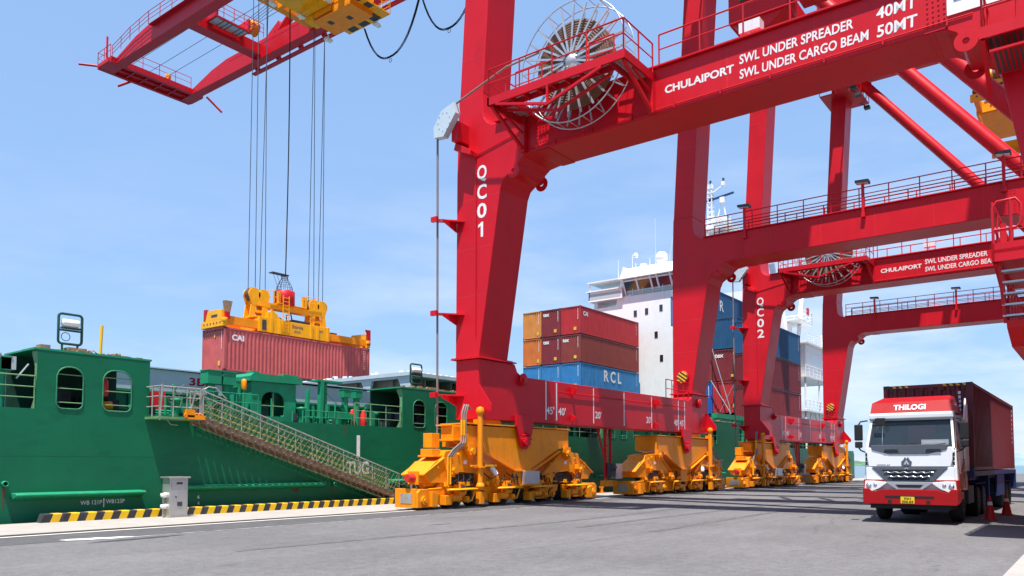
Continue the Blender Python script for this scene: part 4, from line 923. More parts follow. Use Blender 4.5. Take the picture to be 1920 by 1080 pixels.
# sill beams with leg bases
def sill(f, name):
    mb = MB(); x0, x1 = XA, XB + 2.4
    p = [(x0, 3.55), (x1, 3.62), (x1, 5.99), (XB + .02, 5.99), (XB - .15, 5.72), (XB - .5, 5.58), (x0 + 2.95, 5.5), (x0 + 2.6, 5.68), (x0 + 2.42, 5.99), (x0, 5.99)]
    a, b = sorted((f(20.2), f(21.42))); mb.prism(p, 'y', a, b); return cp(mb, name, RED, None, .02)
sill(lambda y: y, 'sill_beam'); sill(my, 'sill_beam')
sl = MB()
for xx in (28.95, 29.80, 33.05, 36.1, 39.2, 42.6, 43.45): sl.box(xx - .04, xx + .04, 20.196, 20.199, 3.72, 5.46)
for s_, xx, ww in (("45'", 28.98, .62), ("40'", 29.93, .62), ("20'", 33.2, .58), ("20'", 38.55, .58), ("40'", 41.98, .58), ("45'", 42.75, .6)): sl.text(s_, (xx, 20.2, 3.98), EX, EZ, ww, .36, .015)
cp(sl, 'sill_marking', TXT)
lg = MB()
for xx, zz in ((31.05, 5.15), (39.6, 5.12)):
    lg.prism([(20.2, zz + .20), (19.98, zz + .20), (19.90, zz + .12), (19.90, zz + .02), (20.2, zz - .30)], 'x', xx - .03, xx + .03); lg.prism([(20.2, 4.08), (19.95, 3.93), (19.95, 3.83), (20.2, 3.70)], 'x', xx - .03, xx + .03)
for xx, zz in ((27.1, 5.38), (45.4, 5.5)):
    lg.lathe([(0, 0), (.26, 0), (.26, -.07), (.1, -.075), (0, -.075)], (xx, 20.13, zz), 'y', 16); lg.box(xx - .14, xx + .14, 20.12, 20.2, zz - .3, zz + .0)
    lg.prism([(20.2, zz), (19.9, zz), (19.9, zz - .12), (20.2, zz - .3)], 'x', xx - .2, xx - .12)
for xx in (24.2, 46.6):
    for s2 in (0,): lg.prism([(20.2, 4.95), (19.55, 4.1), (19.55, 3.85), (20.2, 3.75)], 'x', xx + .02, xx + .06)
lg.tube((29.9, 20.15, 5.05), (43.4, 20.15, 5.12), .02, 6)
cp(lg, 'lashing_lug', RED)
wk = MB(); wk.rail([(41.2, 20.3, 5.58), (44.3, 20.3, 5.6)], 1.05, .8, .028, 1); cp(wk, 'sill_railing', REDTRIM)
# centre post with cable clamps under the sill
cpst = MB()
for xx in (36.0, 36.55): cpst.bar((xx, 21.3, 3.6), (xx, 21.3, .95), .12, .12)
cpst.bar((35.2, 21.3, 3.6), (36.1, 21.3, 1.6), .09, .09)
for k in range(4): cpst.tube((36.0, 21.3, 3.3 - k * .6), (36.55, 21.3, 3.3 - k * .6), .03, 6)
cp(cpst, 'sill_post', REDTRIM)
cg = MB(); cg.box(36.45, 37.1, 20.9, 21.25, .95, 1.75); cp(cg, 'junction_cage', GALV)
cg = MB(); cg.box(35.8, 36.9, 21.1, 21.5, .55, .85); cg.bar((36.28, 21.42, 3.6), (36.28, 21.42, .85), .1, .1); cp(cg, 'anchor_socket', YEL)
cg = MB(); cg.box(36.0, 36.35, 20.95, 21.2, 1.05, 1.8); cg.lathe([(.0, 0), (.16, 0), (.16, -.2), (0, -.2)], (36.1, 20.95, 1.55), 'y', 10); cp(cg, 'connector_box', DGREY)

# wheel sets
def bogie(cx, f, sx, cabinet=True):
    X = lambda a: cx + sx * a
    def bx(mb, a, b, y0, y1, z0, z1):
        a, b = sorted((X(a), X(b))); y0, y1 = sorted((f(y0), f(y1))); mb.box(a, b, y0, y1, z0, z1)
    def pr(mb, p, y0, y1): y0, y1 = sorted((f(y0), f(y1))); mb.prism([(X(a), z) for a, z in p], 'y', y0, y1)
    def tb(mb, a, b, r, n=12, r1=None): mb.tube((X(a[0]), f(a[1]), a[2]), (X(b[0]), f(b[1]), b[2]), r, n, r1)
    N = 20.22; Fy = 21.58
    m_ = MB(); pr(m_, [(-3.6, 3.25), (3.65, 3.3), (3.65, 2.5), (2.85, 2.42), (.62, 1.5), (.62, .72), (-.55, .72), (-.55, 1.52), (-3.05, 2.4), (-3.6, 2.42)], N, Fy); bx(m_, -3.66, 3.7, N - .07, Fy + .07, 3.31, 3.36)
    pr(m_, [(-2.9, 2.30), (-.6, 1.46), (-.6, 1.40), (-2.9, 2.24)], N - .14, N); pr(m_, [(2.8, 2.34), (.68, 1.46), (.68, 1.40), (2.8, 2.28)], N - .14, N)
    bx(m_, -.62, .68, N - .10, N, 1.40, 1.47); pr(m_, [(-2.6, 3.36), (-1.2, 3.36), (-1.3, 3.60), (-2.5, 3.60)], 20.4, 21.4)
    for a in (-3.45, -1.4, 1.45, 3.5): pr(m_, [(a - .02, 3.305), (a + .02, 3.305), (a + .02, 2.5), (a - .02, 2.5)], N - .012, N)
    pr(m_, [(.62, 1.40), (.62, .72), (.72, .72), (.72, 1.40)], N - .08, N); pr(m_, [(-.55, 1.40), (-.55, .72), (-.65, .72), (-.65, 1.40)], N - .08, N)
    main = cp(m_, 'equaliser_beam', YEL, None, .02)
    def sub(mb, name, mt, bev=0.0): return cp(mb, name, mt, main, bev)
    # clevis lug of the sill over the main beam
    lg_ = MB(); pr(lg_, [(-.62, 3.8), (.62, 3.8), (.62, 3.35), (.30, 2.55), (.12, 2.36), (-.12, 2.36), (-.30, 2.55), (-.62, 3.35)], N - .19, N - .08); cp(lg_, 'clevis_plate', RED, None, .01)
    pn = MB(); y0, y1 = f(N - .19), f(N - .34); pn.tube((X(0), y0, 2.68), (X(0), y1, 2.68), .19, 16)
    for k in range(8): a = k * math.pi / 4; pn.tube((X(.26 * math.cos(a)), y0, 2.78 + .26 * math.sin(a)), (X(.26 * math.cos(a)), y1, 2.78 + .26 * math.sin(a)), .035, 6)
    cp(pn, 'clevis_pin', RED)
    for s2 in (-1, 1):
        q = lambda p: [(s2 * a, z) for a, z in p]
        e = MB(); pr(e, q([(4.75, 2.22), (3.35, 2.34), (3.05, 2.1), (1.55, 1.12), (1.55, .85), (2.35, .85), (2.9, 1.34), (3.9, 1.40), (4.35, 1.22), (4.5, 1.0), (5.6, 1.0), (5.9, 1.38), (5.3, 1.82), (4.9, 1.88)]), 20.36, 21.44)
        pr(e, q([(4.85, 1.92), (6.0, 1.28), (6.0, 1.34), (4.85, 1.98)]), 20.30, 21.5); pr(e, q([(3.0, 2.10), (1.6, 1.20), (1.6, 1.26), (3.0, 2.16)]), 20.26, 20.37)
        sub(e, 'secondary_equaliser', YEL, .015)
        pv = MB()
        for (a, z, r) in ((3.45, 2.25, .20), (4.55, 1.5, .17), (1.95, 1.02, .17)):
            pr(pv, q([(a - r * 1.1, z + r * 1.3), (a + r * 1.1, z + r * 1.3), (a + r * 1.2, z), (a, z - r * 1.6), (a - r * 1.2, z)]), N - .12, N + .1); tb(pv, (s2 * a, N - .12, z - .03), (s2 * a, N - .22, z - .03), r * .62, 14)
            for k in range(4): tb(pv, (s2 * a + .1 * math.cos(k * 1.57), N - .12, z + .1 * math.sin(k * 1.57) - .15), (s2 * a + .1 * math.cos(k * 1.57), N - .17, z + .1 * math.sin(k * 1.57) - .15), .035, 6)
        sub(pv, 'pivot_bracket', YEL)
        for c in (1.70, 4.72):
            tk = MB(); pr(tk, q([(c - 1.35, .78), (c - .45, .80), (c - .3, 1.0), (c - .12, 1.18), (c + .12, 1.18), (c + .3, 1.0), (c + .45, .80), (c + 1.35, .78), (c + 1.28, .52), (c + 1.0, .40), (c + .62, .36), (c + .42, .17), (c - .42, .17), (c - .62, .36), (c - 1.0, .40), (c - 1.28, .52)]), 20.40, 20.52)
            pr(tk, q([(c - 1.35, .78), (c + 1.35, .78), (c + 1.3, .3), (c - 1.3, .3)]), 21.28, 21.4); bx(tk, s2 * (c - .9), s2 * (c + .9), 20.52, 21.28, .62, .80)
            t_ = sub(tk, 'wheel_truck', YEL, .012)
            for dx in (-.78, .78):
                w_ = MB(); y0, y1 = sorted((f(20.545), f(21.18))); w_.lathe([(0, y0), (.36, y0), (.40, y0 + .02), (.40, y0 + .08), (.36, y0 + .1), (.36, y1 - .1), (.40, y1 - .08), (.40, y1), (0, y1)], (X(s2 * c + dx), 0, .395), 'y', 24); sub(w_, 'wheel', DGREY)
                gz = MB(); tb(gz, (s2 * c + dx, 20.40, .40), (s2 * c + dx, 20.385, .40), .25, 16); sub(gz, 'bearing_seal', GREASE_GAP)
                hb_ = MB(); tb(hb_, (s2 * c + dx, 20.40, .40), (s2 * c + dx, 20.30, .40), .19, 14); tb(hb_, (s2 * c + dx, 20.30, .40), (s2 * c + dx, 20.24, .40), .11, 12); sub(hb_, 'wheel_hub', YEL)
        # drive motor and brake unit on the outer truck and the inner truck
        for c, ok in ((4.15, True), (1.2, True)):
            mo = MB(); bx(mo, s2 * c - .18, s2 * c + .18, 20.0, 20.3, .52, .92); bx(mo, s2 * c - .13, s2 * c + .13, 19.99, 20.2, .922, 1.02); tb(mo, (s2 * c - .52, 20.12, .42), (s2 * c - .05, 20.12, .42), .15, 14); tb(mo, (s2 * c - .60, 20.12, .42), (s2 * c - .52, 20.12, .42), .10, 12)
            tb(mo, (s2 * c + .18, 20.05, .36), (s2 * c + .36, 20.05, .36), .12, 12); bx(mo, s2 * c - .9, s2 * c - .55, 20.05, 20.38, .16, .52); mo2 = sub(mo, 'drive_motor', YEL, .012)
            rl2 = MB(); pts = [(s2 * c - .75, 20.1, .72), (s2 * c - .75, 19.86, .74), (s2 * c + .75, 19.86, .74), (s2 * c + .75, 19.98, .70), (s2 * c + .68, 20.1, .3), (s2 * c + .5, 20.2, .22)]; rl2.path([(X(a), f(b), z) for a, b, z in pts], .036, 8); bx(rl2, s2 * c - .72, s2 * c + .72, 19.88, 20.2, .765, .785); sub(rl2, 'guard_rail', YEL2)
            dk_ = MB(); bx(dk_, s2 * c - .10, s2 * c + .12, 19.965, 19.98, .66, .88); sub(dk_, 'motor_label', DGREY)
            hs = MB(); rr2 = random.Random(int(cx * 10 + c * 7 + s2))
            for k in range(3): a = s2 * c + rr2.uniform(-.5, .5); hs.path([(X(a), f(20.2), .95), (X(a + .15), f(20.0), 1.12), (X(a + .3), f(20.05), .85), (X(a + rr2.uniform(.2, .5)), f(20.2), 1.3)], .022, 5)
            sub(hs, 'hydraulic_hose', BLK)
        # dark shade blocks for the gaps, pipes and bolted rims along the side
        dt = MB(); rr3_ = random.Random(int(cx * 7 + s2 * 3))
        for k in range(5): a = s2 * (1.2 + k * .95); tb(dt, (a, 20.34, 1.0 - .05 * k), (a + s2 * .7, 20.34, .98 - .05 * k), .025, 6)
        for (a, z) in ((2.35, 1.75), (2.75, 1.98), (4.0, 2.1), (4.4, 2.0), (5.2, 1.6)): tb(dt, (s2 * a, 20.36, z), (s2 * a, 20.31, z), .05, 10)
        for k in range(4): a = s2 * (1.0 + k * 1.25); bx(dt, a - .08, a + .08, 20.26, 20.36, .86, 1.02)
        sub(dt, 'side_fitting', YEL2)
        gk = MB()
        for c in (.3, 3.2, 5.45): bx(gk, s2 * c - .05, s2 * c + .05, 20.37, 20.40, .30, .62)
        bx(gk, s2 * 2.9, s2 * 4.4, 20.5, 21.2, .82, 1.32); sub(gk, 'gap_shade_block', GREASE_GAP)  # dark blocks stand in for shade in the wheel truck gaps
        lb_ = MB(); bx(lb_, s2 * 3.6 - .09, s2 * 3.6 + .09, 20.345, 20.355, 1.72, 1.86); sub(lb_, 'warning_label', WHT)
        cbm_ = MB()
        for k in range(3): a = s2 * (1.0 + k * 1.5); cbm_.path([(X(a), f(20.3), 1.35), (X(a + .25), f(20.12), 1.15 - .04 * k), (X(a + .55), f(20.1), 1.22), (X(a + .8), f(20.3), 1.02)], .024, 5)
        sub(cbm_, 'hydraulic_hose', BLK)
        # end bumper
        eb = MB(); pr(eb, q([(5.72, .78), (6.18, .78), (6.30, .66), (6.30, .10), (5.68, .10)]), 20.30, 20.42); pr(eb, q([(5.3, .76), (6.22, .76), (6.22, .66), (5.3, .66)]), 20.424, 21.3); pr(eb, q([(6.18, .80), (6.30, .80), (6.30, .10), (6.18, .10)]), 20.424, 21.5); pr(eb, q([(5.32, .60), (5.68, .70), (5.68, .12), (5.36, .12)]), 20.16, 20.40); tb(eb, (s2 * 5.98, 20.30, .36), (s2 * 5.98, 20.22, .36), .17, 16); tb(eb, (s2 * 5.98, 20.22, .36), (s2 * 5.98, 20.18, .36), .08, 12); sub(eb, 'end_bumper', YEL, .012)
        ew = MB(); a, b = sorted((X(s2 * 6.302), X(s2 * 6.312))); y0, y1 = sorted((f(20.6), f(21.2))); ew.box(a, b, y0, y1, .25, .62); sub(ew, 'bumper_window', mat('worn_grey_plate', (0.33, 0.31, 0.28), .5, .2, 6, dirt=RUST, dirt_amt=.4) if s2 * sx < 0 else DGREY)
    # outer buffer
    bf = MB(); bx(bf, -6.05, -5.2, 20.55, 20.95, 1.02, 1.38); tb(bf, (-5.0, 20.7, 1.0), (-5.7, 20.7, .95), .16, 14); bx(bf, -6.12, -6.05, 20.48, 21.02, .95, 1.45); sub(bf, 'buffer_arm', YEL, .01)
    rd = MB(); tb(rd, (-6.12, 20.75, 1.2), (-6.42, 20.75, 1.2), .17, 18, .15); sub(rd, 'rubber_buffer', SIREN_R)
    # storm anchor post
    ap = MB(); tb(ap, (-3.15, 19.95, .75), (-3.15, 19.95, 3.75), .11, 16); y_ = f(19.95); ap.lathe([(0, -.19), (.13, -.14), (.18, 0), (.13, .14), (0, .19)], (X(-3.15), y_, 3.83), 'z', 16); ap.lathe([(0, -.18), (.13, -.13), (.19, 0), (.13, .13), (0, .18)], (X(-3.15), y_, .84), 'z', 16)
    tb(ap, (-2.98, 19.97, 3.6), (-2.98, 19.97, .9), .04, 8); bx(ap, -3.27, -3.03, 19.83, 20.07, .14, .62); bx(ap, -3.31, -2.99, 19.8, 20.2, 1.55, 1.62); bx(ap, -3.7, -3.1, 19.9, 20.0, 1.6, 1.68); bx(ap, -3.22, -3.05, 19.95, 20.25, 3.3, 3.5); sub(ap, 'storm_anchor_post', YEL, .01)
    # upper small boxes over the outer arm
    ub = MB(); bx(ub, -4.95, -4.5, 20.9, 21.35, 2.36, 2.92); bx(ub, -5.3, -4.4, 20.45, 21.3, 1.99, 2.06); bx(ub, -5.25, -4.75, 20.6, 21.2, 2.06, 2.30); bx(ub, -4.35, -3.68, 20.3, 21.3, 2.62, 2.70); bx(ub, -4.2, -3.75, 20.45, 21.1, 2.70, 3.22); bx(ub, -4.3, -3.68, 20.5, 21.3, 3.22, 3.27); bx(ub, -3.95, -3.65, 20.12, 20.3, 2.4, 2.9); pr(ub, [(-3.7, 2.62), (-4.35, 2.62), (-3.7, 2.42)], 20.40, 20.44); sub(ub, 'control_box', YEL, .012)
    hz_ = MB(); rdx = MB()
    for dx in (-.08, .05, .16): hz_.path([(X(-3.4 + dx), f(20.35), 3.9), (X(-3.75 + dx), f(20.2), 4.05), (X(-3.95 + dx), f(20.15), 3.7), (X(-3.95 + dx), f(20.15), 2.9), (X(-4.05 + dx), f(20.1), 2.55), (X(-4.55 + dx), f(20.1), 2.25), (X(-4.8 + dx), f(20.1), 2.0)], .035, 8)
    sub(hz_, 'cable_hose', CABLEGREY)
    for dx in (-.09, .06): tb(rdx, (-4.8 + dx, 20.1, 2.0), (-4.8 + dx, 20.1, .95), .035, 8); tb(rdx, (-3.95 + dx, 20.15, 3.45), (-3.95 + dx, 20.15, 2.85), .05, 8)
    sub(rdx, 'cable_conduit', YEL2)
    ft_ = MB(); tb(ft_, (-2.25, 20.1, 1.62), (-2.05, 20.0, 1.30), .10, 10); sub(ft_, 'white_fitting', WHT)
    bk = MB(); bx(bk, -2.75, -2.1, 19.95, 20.2, 1.62, 1.70); sub(bk, 'fitting_arm', YEL2)
    if cabinet:
        ca = MB(); bx(ca, -.05, .95, 19.95, 20.2, .86, 1.42); sub(ca, 'control_cabinet', GALV, .01)
        cs = MB(); bx(cs, -.15, 1.05, 19.9, 20.2, .80, .85); sub(cs, 'cabinet_shelf', YEL)
    return main
idn = lambda y: y
bogie(27.15, idn, 1, True); bogie(43.45, idn, -1, False); bogie(27.35, my, 1, False); bogie(43.45, my, -1, False)
# power cable with guide plate and brackets
hx = MB(); hx.prism([(21.83, 15.62), (21.4, 16.22), (20.7, 16.42), (20.62, 15.95), (21.28, 15.12), (21.8, 15.18)], 'x', 23.2, 23.5)
for k in range(9): a = 2 * math.pi * k / 9; hx.tube((23.18, 21.25 + .33 * math.cos(a), 15.75 + .38 * math.sin(a)), (23.2, 21.25 + .33 * math.cos(a), 15.75 + .38 * math.sin(a)), .025, 6)
cp(hx, 'cable_guide_plate', mat('pale_blue_plate', (.48, .55, .60), .4, .05))
hb2 = MB(); hb2.box(23.5, 24.2, 20.75, 21.1, 14.95, 15.75); hb2.prism([(21.1, 15.0), (20.3, 14.5), (20.3, 14.3), (21.2, 14.7)], 'x', 23.75, 24.2); cp(hb2, 'guide_bracket', RED, None, .01)
pc = MB(); pc.tube((23.42, 21.8, 15.3), (23.5, 21.8, 1.2), .045, 8); pc.tube((23.35, 20.75, 16.38), (23.05, 17.9, 16.9), .04, 8); pc.tube((23.05, 17.9, 16.9), (23.1, 16.4, 17.0), .04, 8); cp(pc, 'power_cable', CABLEGREY)
for zz in (11.75, 7.85, 4.5):
    b_ = MB(); b_.prism([(24.2, 20.95), (24.2, 21.4), (23.5, 21.98), (23.28, 21.92), (23.3, 21.75)], 'z', zz, zz + .06); b_.prism([(24.2, zz), (23.35, zz), (23.35, zz - .10), (24.2, zz - .38)], 'y', 21.4, 21.44); b_.box(23.22, 23.36, 21.66, 21.98, zz - .06, zz + .14); cp(b_, 'cable_bracket', RED)
ln = MB(); ln.tube((24.17, 20.35, 6.9), (24.17, 20.35, 14.4), .018, 6); ln.tube((24.17, 20.35, 14.4), (24.17, 17.6, 14.9), .018, 6); ln.tube((24.17, 17.6, 14.0), (24.17, 2.6, 14.05), .02, 6)
for k in range(9): ln.box(24.14, 24.2, 16.4 - k * 1.65, 16.45 - k * 1.65, 13.9, 14.1)
cp(ln, 'conduit', REDTRIM)
nm = MB()
for ch, zz in (('Q', 13.30), ('C', 12.52), ('0', 11.74), ('1', 10.96)):
    if ch == '1': nm.prism([(19.98, zz), (20.10, zz), (20.10, zz + .47), (20.24, zz + .40), (20.24, zz + .50), (20.06, zz + .62), (19.98, zz + .62)], 'x', 24.193, 24.197)
    else: nm.text(ch, (24.2, 20.30, zz - (.06 if ch == 'Q' else 0)), NY, EZ, .50, .70 if ch == 'Q' else .62, .02)
cp(nm, 'crane_number', TXT)
tx = MB()
tx.text('CHULAIPORT', (24.2, 11.84, 14.50), NY, EZ, 2.47, .28, .03); tx.text('SWL UNDER SPREADER', (24.2, 9.18, 14.70), NY, EZ, 3.5, .31, .018, .05); tx.text('SWL UNDER CARGO BEAM', (24.2, 9.18, 14.21), NY, EZ, 3.92, .31, .018, .05)
tx.text('40MT', (24.2, 5.04, 14.73), NY, EZ, 1.08, .36, .02, .05); tx.text('50MT', (24.2, 5.04, 14.18), NY, EZ, 1.08, .36, .02, .05)
cp(tx, 'beam_lettering', TXT)
sg_ = MB(); sg_.box(24.17, 24.197, .6, 3.22, 14.18, 15.45); cp(sg_, 'name_board', WHT)
sg_ = MB(); sg_.prism([(3.05, 14.55), (2.85, 14.55), (2.6, 15.3), (2.85, 15.3)], 'x', 24.155, 24.168); sg_.prism([(2.75, 14.55), (2.5, 14.55), (2.5, 15.3), (2.66, 15.3)], 'x', 24.155, 24.168); cp(sg_, 'board_emblem', PANELB)
# sirens on the second leg
sr = MB(); sr.lathe([(0, 0), (.40, 0), (.40, -.12), (.34, -.16), (0, -.17)], (44.5, 20.75, 7.05), 'x', 24); srn = cp(sr, 'siren', REDTRIM)
sy = MB(); sk = MB()
for k in range(7):
    h0 = -.33 + k * .095; mm = sy if k % 2 == 0 else sk
    ww = math.sqrt(max(0.01, .335 ** 2 - (h0 + .045) ** 2)); ca, sa = math.cos(R(35)), math.sin(R(35))
    c_ = [(-ww, h0), (ww, h0), (ww, h0 + .09), (-ww, h0 + .09)]
    mm.prism([(20.75 + a * ca - b * sa, 7.05 + a * sa + b * ca) for a, b in c_], 'x', 44.30, 44.326)
sy.build('siren_stripe', STRY, srn, L1); sk.build('siren_stripe', STRB, srn, L1)
# cable reel
rc = Vector((23.4, 14.95, 16.2)); rl = MB()
rl.torus((23.05, rc.y, rc.z), 'x', 2.2, .026, 56, 6); rl.torus((23.75, rc.y, rc.z), 'x', 2.2, .024, 56, 6)
reel = cp(rl, 'cable_reel', GALV)
rs = MB()
for k in range(24):
    a = 2 * math.pi * k / 24 + .06; c, s_ = math.cos(a), math.sin(a)
    rs.bar((22.98 if k % 2 else 23.04, rc.y + .3 * c, rc.z + .3 * s_), (23.04, rc.y + 2.08 * c, rc.z + 2.04 * s_), .075, .045, (1, 0, 0)); rs.bar((23.78, rc.y + 1.5 * c, rc.z + 1.5 * s_), (23.78, rc.y + 2.08 * c, rc.z + 2.08 * s_), .05, .04, (1, 0, 0))
    rs.bar((23.05, rc.y + 2.18 * c, rc.z + 2.18 * s_), (23.75, rc.y + 2.18 * c, rc.z + 2.18 * s_), .02, .02)
rs.build('spoke', GALV, reel, L1)
dr = MB(); pr_ = [(.5, 23.1)]
for k in range(22): r_ = .55 + k * .045; pr_ += [(r_, 23.12 + (k % 2) * .018)]
pr_ += [(1.52, 23.14), (1.52, 23.66), (.5, 23.68)]; dr.lathe([(r_, x_) for r_, x_ in pr_], (0, rc.y, rc.z), 'x', 48, False); dr.build('wound_cable', CABLE, reel, L1)
hbq = MB(); hbq.lathe([(0, 22.92), (.13, 22.92), (.2, 22.98), (.28, 23.06), (.34, 23.1), (.34, 23.7), (.25, 23.9), (.25, 24.2)], (0, rc.y, rc.z), 'x', 24); hbq.build('hub', GALV, reel, L1)
# platform in front of the reel
pl = MB(); pl.box(22.02, 22.10, 12.2, 18.0, 15.02, 15.32); pl.box(22.68, 22.74, 12.9, 18.0, 15.1, 15.32); pl.box(22.1, 24.19, 12.2, 12.28, 15.02, 15.32); pl.box(22.74, 24.19, 12.9, 12.98, 15.1, 15.32); pl.box(22.02, 24.19, 17.92, 18.0, 15.02, 15.32); pl.box(22.74, 24.19, 17.2, 17.28, 15.1, 15.32)
for k in range(9): pl.box(22.1, 22.68, 12.9 + k * .6, 12.96 + k * .6, 15.12, 15.28)
pl.bar((22.06, 17.6, 15.0), (22.06, 15.3, 14.35), .09, .09); pl.bar((22.06, 13.1, 15.0), (22.06, 15.3, 14.35), .09, .09); pl.bar((22.06, 15.3, 14.35), (22.06, 15.3, 15.02), .08, .08); pl.bar((22.7, 17.6, 15.0), (22.7, 15.3, 14.35), .09, .09); pl.bar((22.7, 13.1, 15.0), (22.7, 15.3, 14.35), .09, .09)
for yy in (12.3, 17.85): pl.bar((22.1, yy, 15.0), (24.15, yy, 13.95), .10, .12); pl.bar((22.75, yy, 15.0), (24.18, yy, 14.6), .07, .07); pl.box(24.0, 24.18, yy - .1, yy + .1, 13.9, 15.3)
plo = cp(pl, 'reel_platform', RED)
gr_ = MB(); gr_.box(22.1, 22.68, 12.28, 17.92, 15.325, 15.35); gr_.box(22.68, 24.19, 12.28, 12.9, 15.325, 15.35); gr_.box(22.68, 24.19, 17.28, 17.92, 15.325, 15.35)
for (a, b, c, d_) in ((22.15, 22.62, 12.5, 13.4), (22.15, 22.62, 14.2, 15.0), (22.15, 22.62, 15.8, 16.6), (22.8, 23.3, 12.32, 12.86), (23.5, 24.1, 12.32, 12.86), (22.8, 23.3, 17.34, 17.86), (22.15, 22.62, 17.3, 17.8)): gr_.box(a, b, c, d_, 15.29, 15.32)
gr_.build('walkway_grating', GALV, plo, L1)
rr3 = MB(); rr3.rail([(22.05, 12.25, 15.33), (22.05, 17.95, 15.33)], 1.05, 1.45, .03, 1); rr3.rail([(22.05, 12.25, 15.33), (24.1, 12.25, 15.33)], 1.05, 1.1, .03, 1); rr3.rail([(22.72, 13.0, 15.33), (22.72, 14.0, 15.33)], 1.05, 1.0, .03, 1); rr3.rail([(22.05, 17.95, 15.33), (24.1, 17.95, 15.33)], 1.05, 1.1, .03, 1); rr3.rail([(22.72, 16.0, 15.33), (22.72, 17.2, 15.33)], 1.0, .6, .028, 1)
rr3.build('platform_railing', REDTRIM, plo, L1)
# walkway railings and floodlights on the portal beams
r4 = MB(); r4.rail([(24.1, 12.0, 15.56), (24.1, 1.5, 15.56)], 1.05, 1.5, .03, 1); r4.rail([(26.2, 19.2, 15.56), (26.2, 1.5, 15.56)], 1.05, 1.5, .03, 1); cp(r4, 'beam_railing', REDTRIM)
r5 = MB(); r5.rail([(44.45, 19.2, 15.56), (44.45, 1.5, 15.56)], 1.05, 1.45, .03, 2); r5.rail([(46.7, 19.2, 15.56), (46.7, 1.5, 15.56)], 1.05, 1.6, .03, 1); r5.rail([(45.2, 18.9, 15.56), (45.2, 1.6, 15.56)], .75, 2.1, .03, 1); cp(r5, 'beam_railing', REDTRIM)
for yy in (16.7, 10.15, 3.7):
    p5 = MB(); p5.box(44.36, 44.49, yy - .07, yy + .07, 15.2, 16.79); p5.box(44.32, 44.499, yy - .10, yy + .10, 15.0, 15.2); po5 = cp(p5, 'floodlight_post', RED)
    f5 = MB(); f5.prism([(yy - .34, 16.80), (yy + .34, 16.88), (yy + .34, 17.0), (yy - .34, 16.96)], 'x', 44.15, 44.65); f5.build('floodlight', DGREY, po5, L1); f5 = MB(); f5.prism([(yy - .30, 16.785), (yy + .30, 16.856), (yy + .30, 16.87), (yy - .30, 16.799)], 'x', 44.2, 44.6); f5.build('lamp_glass', LAMP, po5, L1)
p6 = MB(); p6.box(24.5, 24.9, 8.6, 9.3, 15.9, 16.25); p6.tube((24.6, 9.0, 15.56), (24.6, 9.0, 15.9), .04, 6); cp(p6, 'beam_floodlight', LAMP)
# platforms, stairs and gratings on the landside leg
ls = MB(); ls.box(22.6, 24.1, 1.2, 2.25, 12.68, 12.76); ls.box(22.6, 24.1, 2.2, 2.28, 12.5, 12.8); ls.box(22.58, 22.66, -.2, 2.28, 12.5, 12.8); ls.box(22.6, 24.1, 1.2, 2.1, 12.1, 12.16); ls.bar((22.65, 2.24, 12.5), (24.15, 2.24, 11.6), .1, .1); lso = cp(ls, 'stair_platform', RED)
lg2 = MB(); 
for k in range(7): lg2.box(22.7, 24.0, 1.3 + k * .13, 1.38 + k * .13, 12.66, 12.679); lg2.box(22.7, 24.0, 1.3 + k * .11, 1.36 + k * .11, 12.08, 12.099)
lg2.build('walkway_grating', DGREY, lso, L1)
lr2 = MB(); lr2.rail([(22.62, 2.24, 12.76), (24.05, 2.24, 12.76)], 1.1, .7, .03, 1); lr2.rail([(22.62, 2.24, 12.76), (22.62, .0, 12.76)], 1.1, .8, .03, 1); lr2.build('platform_railing', REDTRIM, lso, L1)
st_ = MB(); st_.box(19.7, 24.1, .2, 1.92, 6.28, 6.36); st_.box(19.7, 24.1, 1.86, 1.92, 6.1, 6.5); st_.box(19.7, 19.76, .2, 1.92, 6.1, 6.5); st_.bar((19.8, 1.86, 6.1), (21.5, 1.86, 5.6), .07, .1)
sto = cp(st_, 'stair_landing', RED)
lr3 = MB(); pts = [(19.75, 1.88, 6.36), (19.75, 1.88, 7.35)]; lr3.path([(19.75, 1.88, 6.36), (19.75, 1.88, 7.3), (19.75, 1.8, 7.42), (19.75, 1.45, 7.44), (19.75, 1.36, 7.3), (19.75, 1.36, 6.9), (19.75, 1.45, 6.8), (19.75, 1.88, 6.8)], .03, 8); lr3.tube((19.75, 1.55, 6.36), (19.75, 1.55, 7.44), .035, 8); lr3.rail([(19.75, 1.88, 6.36), (24.0, 1.88, 6.36)], 1.05, .8, .028, 1); lr3.box(20.4, 20.6, 1.7, 1.8, 6.4, 7.1)
lr3.build('stair_railing', REDTRIM, sto, L1)
sd = MB(); tr2 = MB()
sd.bar((19.9, 1.80, 6.25), (20.35, 1.74, 4.85), .06, .20); sd.bar((19.9, .95, 6.25), (20.35, .95, 4.85), .06, .20)
for k in range(5): xx = 20.02 + k * .07; zz = 5.92 - k * .235; tr2.box(xx - .1, xx + .14, .98, 1.79, zz - .02, zz + .02)
sd.build('stair_stringer', REDTRIM, sto, L1); tr2.build('stair_tread', GALV, sto, L1)
s3 = MB(); s3.prism([(20.1, 4.85), (24.1, 4.85), (24.1, 4.4), (21.2, 4.4), (20.2, 4.7)], 'y', .2, 1.72); s3.rail([(20.3, 1.68, 4.86), (24, 1.68, 4.86)], .9, .8, .028, 1); s3.build('stair_lower_landing', REDTRIM, sto, L1)
